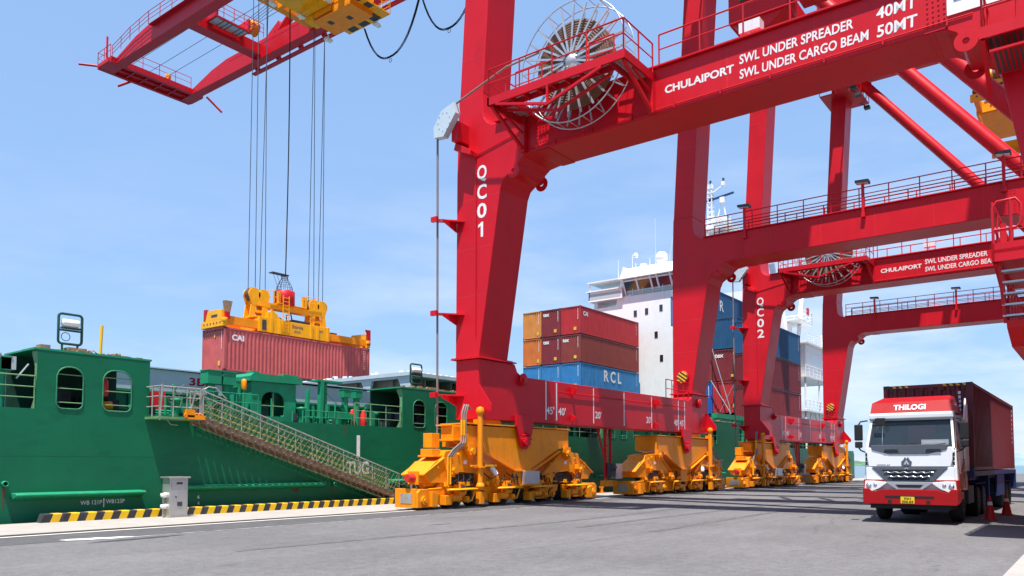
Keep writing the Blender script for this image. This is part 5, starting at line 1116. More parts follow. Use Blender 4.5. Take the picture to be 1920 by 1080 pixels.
# boom girders
for xg in (31.45, 38.5):
    gb = MB(); gb.prism([(21.2, 36.25), (21.2, 37.85), (61.5, 37.85), (63.8, 37.55), (67.0, 36.75), (67.0, 36.25)], 'x', xg, xg + .85); cp(gb, 'boom_girder', RED, None, .02)
    gb = MB(); gb.box(xg, xg + .85, -20, 21.1, 36.25, 37.85); cp(gb, 'trolley_girder', RED, None, .02)
    rg = MB(); x_ = xg - .35 if xg < 35 else xg + .9
    rg.rail([(x_, 21.3, 37.5), (x_, 61, 37.5), (x_, 64, 37.2), (x_, 67, 36.6)], 1.05, 1.8, .028, 2); rg.box(min(x_, xg), max(x_, xg + .85), 21.3, 61, 37.44, 37.48); cp(rg, 'boom_railing', REDTRIM)
rf = MB(); rf.box(39.55, 39.95, 21.3, 59.2, 36.12, 36.22)
for k in range(13): rf.box(39.35, 39.6, 22 + k * 3, 22.4 + k * 3, 36.14, 36.4)
cp(rf, 'boom_trolley_rail', RED)
tip = MB(); tip.box(31.0, 39.6, 67.005, 67.3, 36.25, 36.75); tip.box(31.0, 39.6, 69.2, 69.5, 36.3, 36.65); tip.box(30.9, 32.3, 67.3, 69.2, 36.32, 36.62); tip.box(38.6, 39.7, 67.3, 69.2, 36.32, 36.62)
for xx in (33.3, 34.5, 35.9, 37.2): tip.box(xx, xx + .12, 67.3, 69.2, 36.35, 36.5)
tip.box(32.3, 38.6, 68.2, 68.3, 36.35, 36.5); tip.box(32.3, 38.6, 67.3, 69.2, 36.52, 36.55); cp(tip, 'boom_end_beam', RED)
tr5 = MB(); tr5.rail([(31.0, 69.4, 36.7), (39.6, 69.4, 36.7)], 1.05, 2.0, .03, 1); tr5.rail([(31.0, 67.1, 36.75), (31.0, 69.4, 36.7)], 1.05, 1.2, .03, 1); tr5.rail([(32.3, 67.1, 36.75), (38.4, 67.1, 36.75)], 1.05, 1.6, .03, 1); tr5.tube((31.2, 68.2, 36.7), (31.2, 68.2, 38.9), .09, 8); cp(tr5, 'boom_end_railing', REDTRIM)
bt = MB(); bt.tube((30.9, 69.3, 36.5), (29.6, 69.9, 36.35), .1, 8); bt.tube((39.6, 66.4, 36.2), (40.7, 65.6, 34.9), .1, 8); bt.tube((34.0, 69.4, 36.4), (33.2, 70.3, 35.9), .1, 8); cp(bt, 'boom_light_arm', REDTRIM)
cr_ = MB(); cr_.box(32.3, 38.5, 56.4, 57.5, 36.55, 37.5); cr_.box(33.4, 36.5, 55.0, 56.35, 37.1, 37.25)
for xx in (33.5, 36.4): cr_.box(xx, xx + .15, 55, 57.4, 37.25, 38.2)
cr_.rail([(33.2, 55.0, 37.3), (37.8, 55.0, 37.3)], 1.1, 1.0, .03, 2); cr_.tube((38.9, 54.5, 37.8), (38.9, 45.0, 44.0), .33, 14); cr_.bar((38.8, 56.8, 37.0), (38.9, 54.0, 38.6), .6, .5); cp(cr_, 'boom_cross_beam', RED)
cs_ = MB(); cs_.lathe([(.3, -.3), (.62, -.28), (.5, 0), (.62, .28), (.3, .3)], (37.2, 55.6, 38.0), 'x', 20); cs_.lathe([(.3, -.12), (.42, -.1), (.42, .1), (.3, .12)], (36.4, 67.6, 37.1), 'x', 16); cp(cs_, 'boom_sheave', YEL)
gt = MB()
for k in range(4): gt.box(33.55 + k * .72, 34.15 + k * .72, 55.1, 56.2, 37.06, 37.095)
cp(gt, 'boom_grating', GALV)
br_ = MB()
for xx in (33.0, 34.6, 36.0): br_.tube((xx, 67.3, 36.9), (xx, 20, 37.4), .022, 5)
for k in range(4): br_.tube((36.6 + k * .22, 55.7, 38.4), (36.3 + k * .25, 44, 39.6), .022, 5)
cp(br_, 'boom_rope', WIRE)
# festoon cables on the right girder
fs_ = MB()
for (a, b, dip) in (((45.2, 35.7), (39.3, 35.9), 3.35), ((39.0, 35.9), (33.6, 35.9), 3.3), ((33.4, 35.9), (28, 35.9), 3.3)):
    for off_, xx in ((0, 40.15), (.12, 40.22), (.05, 40.08)):
        pts = []
        for k in range(17):
            t = k / 16; y_ = a[0] + (b[0] - a[0]) * t; u = 2 * t - 1; pts.append((xx, y_, a[1] - (dip - off_) * (1 - abs(u) ** 2.4) + (b[1] - a[1]) * t))
        fs_.path(pts, .032, 5)
    m_ = ((a[0] + b[0]) / 2, a[1] - dip); fs_.torus((40.15, m_[0], m_[1] - .15), 'x', .14, .02, 12, 5)
cp(fs_, 'festoon_cable', BLK)
# machinery seen above the first portal beam (landside)
mc_ = MB(); mc_.box(30.5, 31.8, 9.6, 12.0, 19.9, 22.5); mc_.box(30.2, 32.4, 4.5, 9.5, 20.6, 20.8); mc_.prism([(9.7, 19.9), (11.9, 19.9), (11.3, 19.4), (10.4, 19.4)], 'x', 30.6, 31.7)
for yy in (5.0, 7.0, 9.0): mc_.bar((31, yy, 20.8), (31, yy, 36.3), .2, .2)
mco = cp(mc_, 'access_tower', REDTRIM); MB().box(30.4, 30.5, 10.6, 11.5, 20.7, 21.6).build('green_panel', GRN2, mco, L1); MB().box(30.35, 30.499, 6, 8.5, 20.9, 22.3).build('dark_panel', DGREY, mco, L1)
mh = MB(); mh.box(36.4, 39.6, 9.5, 19.0, 40.2, 45.0); mh.prism([(9.3, 45.0), (19.2, 45.0), (14.2, 46.0)], 'x', 36.3, 39.7); cp(mh, 'shadow_house', RED)  # unseen box added to throw shadow on the second leg and beam
mh = MB()
for yy in (10, 14, 18.4): mh.box(36.6, 36.8, yy, yy + .2, 37.85, 40.19); mh.box(39.1, 39.3, yy, yy + .2, 37.85, 40.19)
cp(mh, 'shadow_house_support', REDTRIM)  # legs carrying the added shadow-casting box
ul2 = MB()
for xx in (40.8, 41.6, 43.3, 46.6): ul2.box(xx, xx + .55, 17.2, 17.7, 35.75, 36.0); ul2.tube((xx + .27, 17.5, 36.0), (xx + .27, 18.0, 36.4), .04, 6)
cp(ul2, 'cage_lamp', DGREY)
# upper platform near the top of the second frame
up = MB(); up.box(43.2, 47.4, 17.4, 20.8, 36.4, 36.5); up.rail([(43.2, 17.4, 36.5), (47.4, 17.4, 36.5)], 1.1, 1.0, .035, 1); up.rail([(43.2, 17.4, 36.5), (43.2, 20.8, 36.5)], 1.1, 1.1, .035, 1); up.box(40.6, 42.6, 18.0, 19.0, 35.9, 36.0); up.rail([(40.6, 18, 36.0), (42.6, 18, 36.0)], .9, .6, .035, 1); up.bar((42.6, 18.5, 36), (43.3, 18.5, 36.4), .1, .1)
cp(up, 'upper_platform', REDTRIM)
# second crane: copy of the first with its own number
crane2 = copy_tree(crane, L1 + Vector((32.0, 0, 0)), 'farther tall red quay crane numbered QC02 beyond the first one', None, None, ('crane_number', 'access_tower', 'boom_girder', 'boom_railing', 'boom_trolley_rail', 'boom_end_beam', 'boom_end_railing', 'boom_light_arm', 'boom_cross_beam', 'boom_sheave', 'boom_grating', 'boom_rope', 'festoon_cable'))
nm2 = MB()
for ch, zz in (('Q', 13.30), ('C', 12.52), ('0', 11.74), ('2', 10.96)): nm2.text(ch, (24.2, 20.30, zz - (.06 if ch == 'Q' else 0)), NY, EZ, .5, .70 if ch == 'Q' else .62, .02)
nm2.build('crane_number', TXT, crane2, L1)
for xg in (31.45, 38.5): MB().box(xg, xg + .85, 21.6, 23.2, 38.2, 84.0).build('raised_boom_girder', RED, crane2, L1, .02)
for zz in (46, 58, 70, 82): MB().box(32.3, 38.5, 21.9, 22.9, zz, zz + .8).build('raised_boom_tie', RED, crane2, L1)

# ------------------------------------------------------------------ trolley, ropes, spreader
tl = thing('crane_trolley', 'yellow crane trolley with operator cabin riding under the raised boom', 'trolley', (35.5, 46, 34.0)); TO = tl.location
a_ = MB(); a_.box(31.3, 39.4, 41.6, 42.2, 36.5, 37.3); a_.box(31.3, 39.4, 49.2, 49.8, 36.5, 37.3); a_.box(31.6, 32.1, 42.2, 49.2, 36.9, 37.4); a_.box(38.6, 39.2, 42.2, 49.2, 36.9, 37.4); a_.box(33, 38, 43.5, 48.5, 37.0, 37.3)
for xx in (33.0, 35, 37): a_.box(xx, xx + .3, 42.2, 49.2, 36.3, 36.9)
a_.build('trolley_frame', ORG, tl, TO, .02)
a_ = MB(); a_.box(35.35, 37.45, 41.3, 45.4, 34.0, 34.12); a_.box(35.35, 37.45, 41.3, 43.2, 34.12, 36.4); a_.box(35.35, 37.4, 43.4, 45.3, 34.3, 36.2); a_.build('operator_cabin', ORG, tl, TO, .03)
a_ = MB(); a_.box(35.9, 36.35, 44.1, 44.5, 33.985, 34.0); a_.box(36.3, 36.75, 42.5, 42.9, 33.985, 34.0); a_.box(37.5, 38.4, 41.4, 42.2, 34.38, 34.4); a_.box(37.5, 38.4, 42.6, 43.4, 34.38, 34.4); a_.box(37.5, 38.4, 43.8, 44.6, 34.38, 34.4); a_.box(35.4, 36, 40.7, 41.2, 34.38, 34.4); a_.box(36.4, 37, 40.7, 41.2, 34.38, 34.4); a_.build('floor_window', DGREY, tl, TO)
a_ = MB(); a_.box(37.46, 38.5, 40.6, 45.0, 34.40, 34.5); a_.box(35.2, 37.45, 40.6, 41.29, 34.40, 34.5); a_.rail([(38.5, 40.6, 34.5), (38.5, 45, 34.5)], 1.1, .9, .03, 1); a_.rail([(35.2, 40.6, 34.5), (38.5, 40.6, 34.5)], 1.1, .9, .03, 1); a_.box(31.6, 35.2, 44.2, 46.8, 35.1, 35.3); a_.rail([(31.6, 46.8, 35.3), (35.2, 46.8, 35.3)], 1.1, .9, .03, 1); a_.bar((32, 44.5, 35.3), (32, 44.5, 36.6), .15, .15); a_.bar((35.2, 46.5, 35.3), (35.2, 46.5, 36.6), .15, .15)
a_.box(34.8, 35.3, 43, 46, 34.7, 35.1); a_.bar((35.5, 45.3, 36.2), (35.5, 45.3, 37), .2, .2); a_.bar((37.3, 43, 36.2), (37.3, 43, 37), .2, .2); a_.box(35.4, 36.4, 45.41, 46.2, 34.3, 34.9); a_.build('service_platform', YEL2, tl, TO)
a_ = MB()
for (x_, y_, z_) in ((35.3, 46.7, 35.0), (33.0, 47.0, 34.95), (37.2, 45.9, 33.75), (38.45, 41.9, 34.1), (35.0, 43.2, 34.8), (32.0, 46.9, 34.95)): a_.box(x_ - .28, x_ + .28, y_ - .18, y_ + .18, z_ - .12, z_ + .05); a_.tube((x_, y_, z_ + .05), (x_, y_, z_ + .35), .05, 6)
a_.build('floodlight', LAMP, tl, TO)
a_ = MB(); rr4 = random.Random(8)
for k in range(22): x_ = rr4.uniform(33.6, 38.4); y_ = rr4.uniform(42, 47.5); s_ = rr4.uniform(.15, .5); a_.box(x_, x_ + s_, y_, y_ + s_ * 1.4, 35.3 + rr4.uniform(0, .8), 36.2)
a_.build('machinery', ORG, tl, TO)
XR = [31.40, 32.20, 32.32, 33.02, 36.50, 37.28, 37.42, 38.12]
for k, xx in enumerate(XR):
    y_ = 46.95 if k % 2 == 0 else 47.3
    r_ = MB().tube((xx, y_, 13.65), (xx + (.15 if k < 4 else -.1) * (k % 3 - 1), 46.7 if k % 2 == 0 else 47.5, 36.9), .026, 6).build('hoist_rope', WIRE, None, (xx, 46.6, 13.65)); r_.location = (xx, 46.6, 13.65)
    tag(r_, 'thin grey steel hoist rope running between the yellow headblock and the crane trolley', 'rope', 'hoist ropes of the spreader')
pts = [(34.42 + .10 * math.sin(t * 3), 46.9, 15.35 + t * 20.8) for t in [i / 14 for i in range(15)]]
r_ = MB().path(pts, .045, 6).build('basket_cable', BLK, None, (34.4, 46.9, 15.35)); r_.location = (34.4, 46.9, 15.35); tag(r_, 'thick black power cable hanging from the trolley into the red cable basket', 'cable')

sd_ = thing('spreader', 'yellow container spreader with headblock and red cable basket holding the lifted red container', 'spreader', (35.3, 47.2, 10.76)); SD = sd_.location
Y0, Y1 = 45.95, 48.45
def two(fn):
    for yy in (Y0, Y1 - .3): fn(yy)
a_ = MB(); a_.box(31.6, 37.7, Y0, Y0 + .16, 10.82, 11.82); a_.box(31.6, 37.7, Y1 - .16, Y1, 10.82, 11.82); a_.box(31.6, 31.76, Y0 + .16, Y1 - .16, 10.9, 11.7); a_.box(37.54, 37.7, Y0 + .16, Y1 - .16, 10.9, 11.7); a_.box(31.8, 37.5, Y0 + .2, Y1 - .2, 10.86, 10.95)
for xx in (31.6, 32.5, 33.2, 35.9, 36.5, 37.45): a_.box(xx, xx + .22, Y0 - .07, Y0 - .002, 10.80, 11.86)
a_.box(32.5, 33.0, Y0 + .2, Y0 + .6, 11.4, 12.3) ; a_.prism([(32.6, 11.82), (33.4, 11.82), (33.1, 12.2), (32.6, 12.5)], 'y', Y0 + .02, Y0 + .12)
a_.build('main_frame', YEL2, sd_, SD, .015)
a_ = MB()
for yy in (Y0 + .08, Y1 - .38): a_.box(28.95, 31.6, yy, yy + .3, 10.98, 11.55); a_.box(37.7, 41.7, yy, yy + .3, 10.95, 11.45)
a_.build('telescopic_arm', ORG, sd_, SD, .012)
a_ = MB()
for xx in (28.85, 41.35): 
    a_.box(xx, xx + .35, Y0 - .05, Y1 + .05, 10.80, 11.25); a_.prism([(Y0 + .1, 11.25), (Y1 - .5, 11.25), (Y1 - .75, 11.95), (Y0 + .1, 11.9)], 'x', xx, xx + .2)
    a_.lathe([(0, 0), (.2, 0), (.2, .25), (0, .25)], (xx + .17, Y0 + .0, 11.1), 'z', 12)
a_.build('end_beam', YEL2, sd_, SD, .012)
a_ = MB(); 
for k in range(6): a_.tube((28.83, Y0 + .25 + k * .38, 11.05), (28.85, Y0 + .25 + k * .38, 11.05), .06, 8)
a_.box(28.84, 28.85, Y0 + .6, Y0 + 1.3, 11.45, 11.62); a_.box(31.9, 32.2, Y0 - .03, Y0 - .001, 10.95, 11.65); a_.build('dark_detail', DGREY, sd_, SD)
a_ = MB(); a_.prism([(28.95, 11.3), (29.2, 11.3), (29.2, 12.05), (28.95, 12.1)], 'y', Y1 - .45, Y1 - .1); a_.box(29.05, 29.35, Y0 - .1, Y0 + .3, 11.3, 11.75); a_.box(41.4, 41.65, Y0 - .15, Y0 + .05, 11.0, 12.2); a_.prism([(41.2, 12.2), (41.5, 12.2), (41.65, 11.9), (41.65, 11.4)], 'y', Y0 - .12, Y0 + .02); a_.box(39.4, 40.0, Y1 - .6, Y1 - .1, 11.5, 11.95); a_.build('flipper_arm', REDTRIM, sd_, SD)
a_ = MB(); a_.prism([(29.0, 12.5), (29.55, 12.5), (29.4, 11.75), (29.1, 11.75)], 'y', Y0 - .05, Y0 + .25); a_.build('flipper', RUSTY, sd_, SD)
hb3 = MB()
def headplate(cx, yy):
    for dx in (-.38, .38):
        o_ = [(cx + dx + .46 * math.cos(2 * math.pi * k / 24), 13.5 + .46 * math.sin(2 * math.pi * k / 24)) for k in range(24)]; hb3.prism(o_, 'y', yy, yy + .12)
    hb3.prism([(cx - .84, 13.45), (cx + .84, 13.45), (cx + .6, 12.75), (cx - .6, 12.75)], 'y', yy + .002, yy + .118)
    for dx, s_ in ((-.6, 1), (.3, 1)): hb3.prism([(cx + dx - .05, 12.76), (cx + dx + .35, 12.76), (cx + dx + .35 + .15 * (1 if dx > 0 else -1), 11.82), (cx + dx - .2 + .1 * (1 if dx > 0 else 0), 11.82)], 'y', yy + .01, yy + .11)
    hb3.box(cx - .6, cx + .6, yy + .015, yy + .105, 12.25, 12.42)
for cx in (32.2, 37.3):
    for yy in (46.75, 47.4): headplate(cx, yy)
    hb3.box(cx - .5, cx + .5, 46.87, 47.4, 12.8, 13.1); hb3.box(cx - .7, cx + .7, 46.4, 47.9, 11.83, 11.95)
hb3.box(32.8, 36.7, 46.75, 46.95, 12.72, 13.12); hb3.box(32.8, 36.7, 47.3, 47.5, 12.72, 13.12); hb3.box(33.6, 36.0, 46.5, 47.7, 13.122, 13.16)
hb3.build('headblock', YEL2, sd_, SD, .01)
a_ = MB()
for cx in (32.2, 37.3):
    for dx in (-.38, .38):
        for yy in (47.0, 47.25): a_.lathe([(.44, yy - .08), (.48, yy - .07), (.44, yy), (.48, yy + .07), (.44, yy + .08)], (cx + dx, 0, 13.52), 'y', 22)
a_.build('rope_sheave', BRN, sd_, SD)
a_ = MB()
for xx in (33.55, 33.95, 35.7, 35.95): a_.box(xx, xx + .14, 46.55, 46.7, 13.12, 13.95)
for xx in (33.55, 34.05): a_.bar((xx, 45.92, 13.6), (xx, 45.92, 10.95), .05, .05)
for k in range(10): a_.tube((33.55, 45.92, 11.1 + k * .26), (34.05, 45.92, 11.1 + k * .26), .018, 5)
a_.rail([(32.8, 46.6, 13.12), (33.8, 46.6, 13.12)], .85, .5, .02, 1); a_.rail([(35.9, 46.6, 13.12), (37.3, 46.6, 13.2)], .9, .5, .02, 1); a_.build('ladder', YEL2, sd_, SD)
a_ = MB(); a_.lathe([(.68, 13.1), (.74, 13.15), (.74, 14.12), (.70, 14.15), (.68, 13.2)], (34.42, 47.0, 0), 'z', 28); a_.build('cable_basket', REDTRIM, sd_, SD)
a_ = MB()
for k in range(12): a = 2 * math.pi * k / 12; c, s_ = math.cos(a), math.sin(a); a_.path([(34.42 + .64 * c, 47 + .64 * s_, 14.05), (34.42 + .5 * c, 47 + .5 * s_, 14.6), (34.42 + .22 * c, 47 + .22 * s_, 15.1), (34.42 + .24 * c, 47 + .24 * s_, 15.3)], .014, 5)
for r_, z_ in ((.56, 14.4), (.42, 14.75), (.26, 15.05), (.26, 15.3)): a_.torus((34.42, 47, z_), 'z', r_, .014, 24, 5)
a_.box(33.2, 34.6, 46.7, 47.2, 15.31, 15.36); a_.tube((33.3, 46.8, 15.3), (33.7, 46.7, 14.1), .015, 5); a_.tube((33.6, 46.8, 15.3), (33.9, 46.6, 14.1), .015, 5); a_.build('basket_cage', DGREY, sd_, SD)
a_ = MB(); a_.lathe([(0, 11.4), (.7, 11.4), (.75, 11.9), (.6, 12.15), (0, 12.2)], (33.6, 47.2, 0), 'z', 18); a_.box(34.9, 36.4, 46.6, 47.6, 11.5, 12.15); a_.path([(34.5, 46.8, 11.9), (34.4, 46.7, 12.4), (34.8, 46.7, 12.5), (35.0, 46.8, 11.9)], .05, 6); a_.build('power_pack', DGREY, sd_, SD)
a_ = MB(); a_.text('Stinis', (34.35, Y0, 11.38), EX, EZ, .95, .26, .02); a_.text('SC01', (34.55, Y0, 11.08), EX, EZ, .55, .16, .02); a_.text('40T', (36.72, Y0, 11.35), EX, EZ, .4, .2, .02); a_.build('lettering', mat('navy_lettering', (.02, .03, .12), .5, .02), sd_, SD)
sp2 = copy_tree(sd_, sd_.location + Vector((32.2, -41.6, 15.9)), 'yellow spreader of the farther crane hoisted high behind the near portal beam')
tl2 = copy_tree(tl, tl.location + Vector((32.2, -41.6, 0)), 'yellow trolley of the farther crane parked over the quay above its raised spreader')
for xx in (63.6, 65.2, 68.7, 70.3):
    r_ = MB().tube((xx, 5.4, 29.5), (xx, 5.4, 36.9), .026, 6).build('hoist_rope', WIRE, None, (xx, 5.4, 29.5)); r_.location = (xx, 5.4, 29.5)
    tag(r_, 'thin steel hoist rope holding the raised spreader of the farther crane', 'rope', 'hoist ropes of the farther crane')
#@@TRUCK
# ------------------------------------------------------------------ truck
tk = thing('truck', 'white and red tractor truck facing the camera with red roof fairing, parked on the quay', 'truck', (27.5, 4.62, 0)); KO = tk.location
YL, YR = 5.86, 3.42; YC_ = (YL + YR) / 2
def tp(mb, name, m, parent=None, bevel=0): return mb.build(name, m, parent or tk, KO, bevel)
# cab shell: side profile lofted with narrowing towards the roof; windscreen area left open
cbm = MB()
prof = [(25.05, .97), (25.0, 1.25), (25.0, 1.62), (25.06, 2.14)]
def rib(x, z, inset): return [(x, YR + inset, z), (x, YL - inset, z)]
rows_ = [(25.06, .95, .0), (25.02, 1.22, .0), (25.02, 1.62, .02), (25.08, 2.16, .03)]
vs = []
for x_, z_, i_ in rows_: vs += rib(x_, z_, i_)
cbm.add(vs, [(2 * i, 2 * i + 2, 2 * i + 3, 2 * i + 1) for i in range(3)])
for yy, sg in ((YR, 1), (YL, -1)):
    s_ = [(25.06, .95), (25.02, 1.22), (25.02, 1.62), (25.08, 2.16), (25.42, 3.02), (25.5, 3.14), (27.05, 3.18), (27.05, 1.0), (27.0, .95)]
    ins = [0, 0, .02, .03, .10, .12, .12, .02, 0]
    v_ = [(x_, yy + sg * i_, z_) for (x_, z_), i_ in zip(s_, ins)]
    # leave the side window open: split into lower panel, pillar and roof strip
    lowp = [v_[0], v_[1], v_[2], v_[3], (25.2, yy + sg * .035, 2.12), (26.35, yy + sg * .035, 2.12), (27.05, yy + sg * .04, 2.12), v_[7], v_[8]]
    cbm.add(lowp, [tuple(range(9)) if sg > 0 else tuple(range(9))[::-1]])
    q = [(25.10, yy + sg * .035, 2.16), (25.24, yy + sg * .035, 2.12), (25.56, yy + sg * .095, 2.95), (25.44, yy + sg * .10, 3.0)]; cbm.add(q, [(0, 1, 2, 3) if sg > 0 else (3, 2, 1, 0)])
    q = [(25.44, yy + sg * .10, 3.0), (25.56, yy + sg * .095, 2.95), (26.3, yy + sg * .095, 2.95), (26.3, yy + sg * .12, 3.16), (25.5, yy + sg * .12, 3.14)]; cbm.add(q, [(0, 1, 2, 3, 4) if sg > 0 else (4, 3, 2, 1, 0)])
    q = [(26.3, yy + sg * .035, 2.12), (27.05, yy + sg * .04, 2.12), (27.05, yy + sg * .12, 3.18), (26.3, yy + sg * .12, 3.16)]; cbm.add(q, [(0, 1, 2, 3) if sg > 0 else (3, 2, 1, 0)])
cbm.add([(25.5, YR + .12, 3.14), (25.5, YL - .12, 3.14), (27.05, YL - .12, 3.18), (27.05, YR + .12, 3.18)], [(0, 3, 2, 1)])
cbm.add([(27.05, YR, .95), (27.05, YL, .95), (27.05, YL - .12, 3.18), (27.05, YR + .12, 3.18)], [(0, 1, 2, 3)])
cbm.add([(25.06, YR, .96), (25.06, YL, .96), (27.05, YL, .96), (27.05, YR, .96)], [(0, 1, 2, 3)])
# A pillars and header in front
for yy, sg in ((YR + .03, 1), (YL - .03, -1)): cbm.bar((25.06, yy + sg * .05, 2.14), (25.42, yy + sg * .13, 3.04), .12, .06, (0, 1, 0))
cab = tp(cbm, 'cab_shell', TRKWHT)
def yb(a): return a
fp_ = MB(); fp_.prism([(5.72, 1.63), (5.82, 2.08), (5.74, 2.20), (3.54, 2.20), (3.46, 2.08), (3.58, 1.63)], 'x', 24.95, 25.06); tp(fp_, 'front_panel', TRKWHT, None, .02)
fp_ = MB(); fp_.prism([(5.8, 1.25), (5.8, 1.62), (5.62, 1.62), (5.30, 1.25)], 'x', 24.94, 25.05); fp_.prism([(3.48, 1.25), (3.48, 1.62), (3.66, 1.62), (3.98, 1.25)], 'x', 24.94, 25.05); tp(fp_, 'corner_panel', TRKWHT, None, .015)
dk2 = MB(); dk2.prism([(5.66, 2.27), (5.62, 2.13), (5.15, 2.0), (4.13, 2.0), (3.66, 2.13), (3.62, 2.27)], 'x', 24.93, 25.05); tp(dk2, 'wiper_cowl', TRKGREY, None, .01)
vt = MB()
for a in (5.1, 4.0): vt.box(24.92, 24.929, a - .2, a + .2, 2.06, 2.09); vt.box(24.92, 24.929, a - .18, a + .18, 2.12, 2.14)
for yy in (5.76, 3.47):
    for k in range(3): vt.box(24.93, 24.949, yy, yy + .05, 1.68 + k * .13, 1.78 + k * .13)
tp(vt, 'air_slot', BLK)
ws = MB(); ws.add([(25.09, YR + .12, 2.22), (25.09, YL - .12, 2.22), (25.41, YL - .19, 2.99), (25.41, YR + .19, 2.99)], [(0, 3, 2, 1)]); wso = tp(ws, 'windscreen', GLASS)
fm = MB()
p_ = [(25.08, YR + .10, 2.2), (25.08, YL - .10, 2.2), (25.42, YL - .17, 3.0), (25.42, YR + .17, 3.0)]; fm.path(p_, .03, 6, True); fm.build('windscreen_seal', BLK, wso, KO)
for yy, sg in ((YR, 1), (YL, -1)):
    g_ = MB(); g_.add([(25.24, yy + sg * .037, 2.13), (26.3, yy + sg * .037, 2.13), (26.3, yy + sg * .10, 2.94), (25.56, yy + sg * .10, 2.94)], [(0, 1, 2, 3) if sg > 0 else (3, 2, 1, 0)]); tp(g_, 'side_window', GLASSD)
wi = MB(); wi.bar((25.04, 5.3, 2.24), (25.08, 4.45, 2.30), .03, .02); wi.bar((25.04, 4.2, 2.24), (25.08, 3.7, 2.30), .03, .02); wi.bar((25.03, 4.9, 2.22), (25.06, 5.0, 2.32), .03, .02); tp(wi, 'wiper', BLK)
inn = MB(); inn.box(25.25, 25.6, YR + .2, YL - .2, 1.9, 2.28); inn.box(25.9, 26.3, 3.7, 4.2, 1.6, 2.65); inn.box(25.9, 26.3, 5.0, 5.5, 1.6, 2.65); inn.torus((25.72, 5.2, 2.35), 'x', .2, .02, 18, 5); inn.box(26.9, 27.0, YR + .2, YL - .2, 1.2, 3.1); tp(inn, 'cab_interior', mat('interior_trim', (.05, .052, .056), .7, .1))
pa = MB(); pa.box(25.22, 25.5, 3.75, 4.3, 2.285, 2.34); pa.box(25.23, 25.24, 3.65, 4.35, 2.24, 2.42); tp(pa, 'dashboard_paper', WHT)
cu_ = MB(); cu_.box(26.6, 26.63, 4.2, 4.95, 2.35, 2.9); tp(cu_, 'rear_curtain', mat('pink_curtain', (.40, .10, .12), .8, .1))
hd2 = MB(); hd2.prism([(3.0, 25.42), (3.12, 25.36), (3.2, 25.42), (3.2, 25.6), (3.0, 25.6)][0:0] or [(25.38, 3.0), (25.28, 3.06), (25.30, 3.18), (25.5, 3.26), (25.6, 3.2), (25.6, 3.02)], 'y', YR + .10, YL - .10); tp(hd2, 'sun_visor', GREYBOX, None, .02)
# roof fairing
ff = MB(); base_ = [(25.42, YR + .12, 3.2), (25.42, YL - .10, 3.2), (27.0, YL - .08, 3.2), (27.0, YR + .08, 3.2)]; top_ = [(25.78, YR + .22, 3.62), (25.78, YL - .16, 3.60), (27.0, YL - .12, 3.78), (27.0, YR + .12, 3.78)]
mid_ = [(25.62, YR + .14, 3.58), (25.62, YL - .12, 3.56)]
ff.add([base_[0], base_[1], mid_[1], mid_[0]], [(0, 3, 2, 1)]); ff.add([mid_[0], mid_[1], (26.1, YL - .35, 3.74), (26.1, YR + .3, 3.74)], [(0, 3, 2, 1)]); ff.add([(26.1, YR + .3, 3.74), (26.1, YL - .35, 3.74), (27.0, YL - .35, 3.76), (27.0, YR + .3, 3.76)], [(0, 3, 2, 1)])
ff.add([base_[0], mid_[0], (26.1, YR + .3, 3.74), (27.0, YR + .3, 3.76), (27.0, YR + .1, 3.2)], [(0, 1, 2, 3, 4)]); ff.add([base_[1], mid_[1], (26.1, YL - .35, 3.74), (27.0, YL - .35, 3.76), (27.0, YL - .08, 3.2)], [(4, 3, 2, 1, 0)])
ff.add([(27.0, YR + .1, 3.2), (27.0, YR + .3, 3.76), (27.0, YL - .35, 3.76), (27.0, YL - .08, 3.2)], [(0, 1, 2, 3)])
tp(ff, 'roof_fairing', TRKRED, None, .03)
sf = MB(); sf.prism([(26.4, 1.5), (27.25, 1.5), (27.25, 3.5), (26.9, 3.7), (26.6, 3.2), (26.45, 3.0)], 'y', YR - .02, YR + .03); sf.prism([(26.4, 1.5), (27.25, 1.5), (27.25, 3.5), (26.9, 3.7), (26.6, 3.2)], 'y', YL - .03, YL + .02); tp(sf, 'side_fairing', TRKWHT, None, .015)
lt_ = MB(); lt_.text('THILOGI', (25.476, 5.12, 3.31), (0, -1, 0), Vector((.2, 0, .36)).normalized(), .86, .19, .03, .0, 0, .012); lo_ = tp(lt_, 'fairing_lettering', TXT)
gp_ = MB()
for yy, sg in ((YR, 1), (YL, -1)):
    for x_ in (25.22, 26.42): gp_.bar((x_, yy - sg * .003, 1.02), (x_, yy + sg * .034, 2.1), .012, .01, (1, 0, 0))
    gp_.box(26.15, 26.35, yy - .012 if sg > 0 else yy, yy if sg > 0 else yy + .012, 1.82, 1.86)
gp_.box(24.944, 24.949, 3.62, 5.68, 1.635, 1.645); tp(gp_, 'panel_gap', BLK)
sp_ = MB()
for yy in (YR - .02, YL - .08): sp_.box(25.5, 26.05, yy, yy + .1, .62, .70); sp_.box(25.5, 26.05, yy, yy + .1, .92, .96)
tp(sp_, 'cab_step', DGREY)
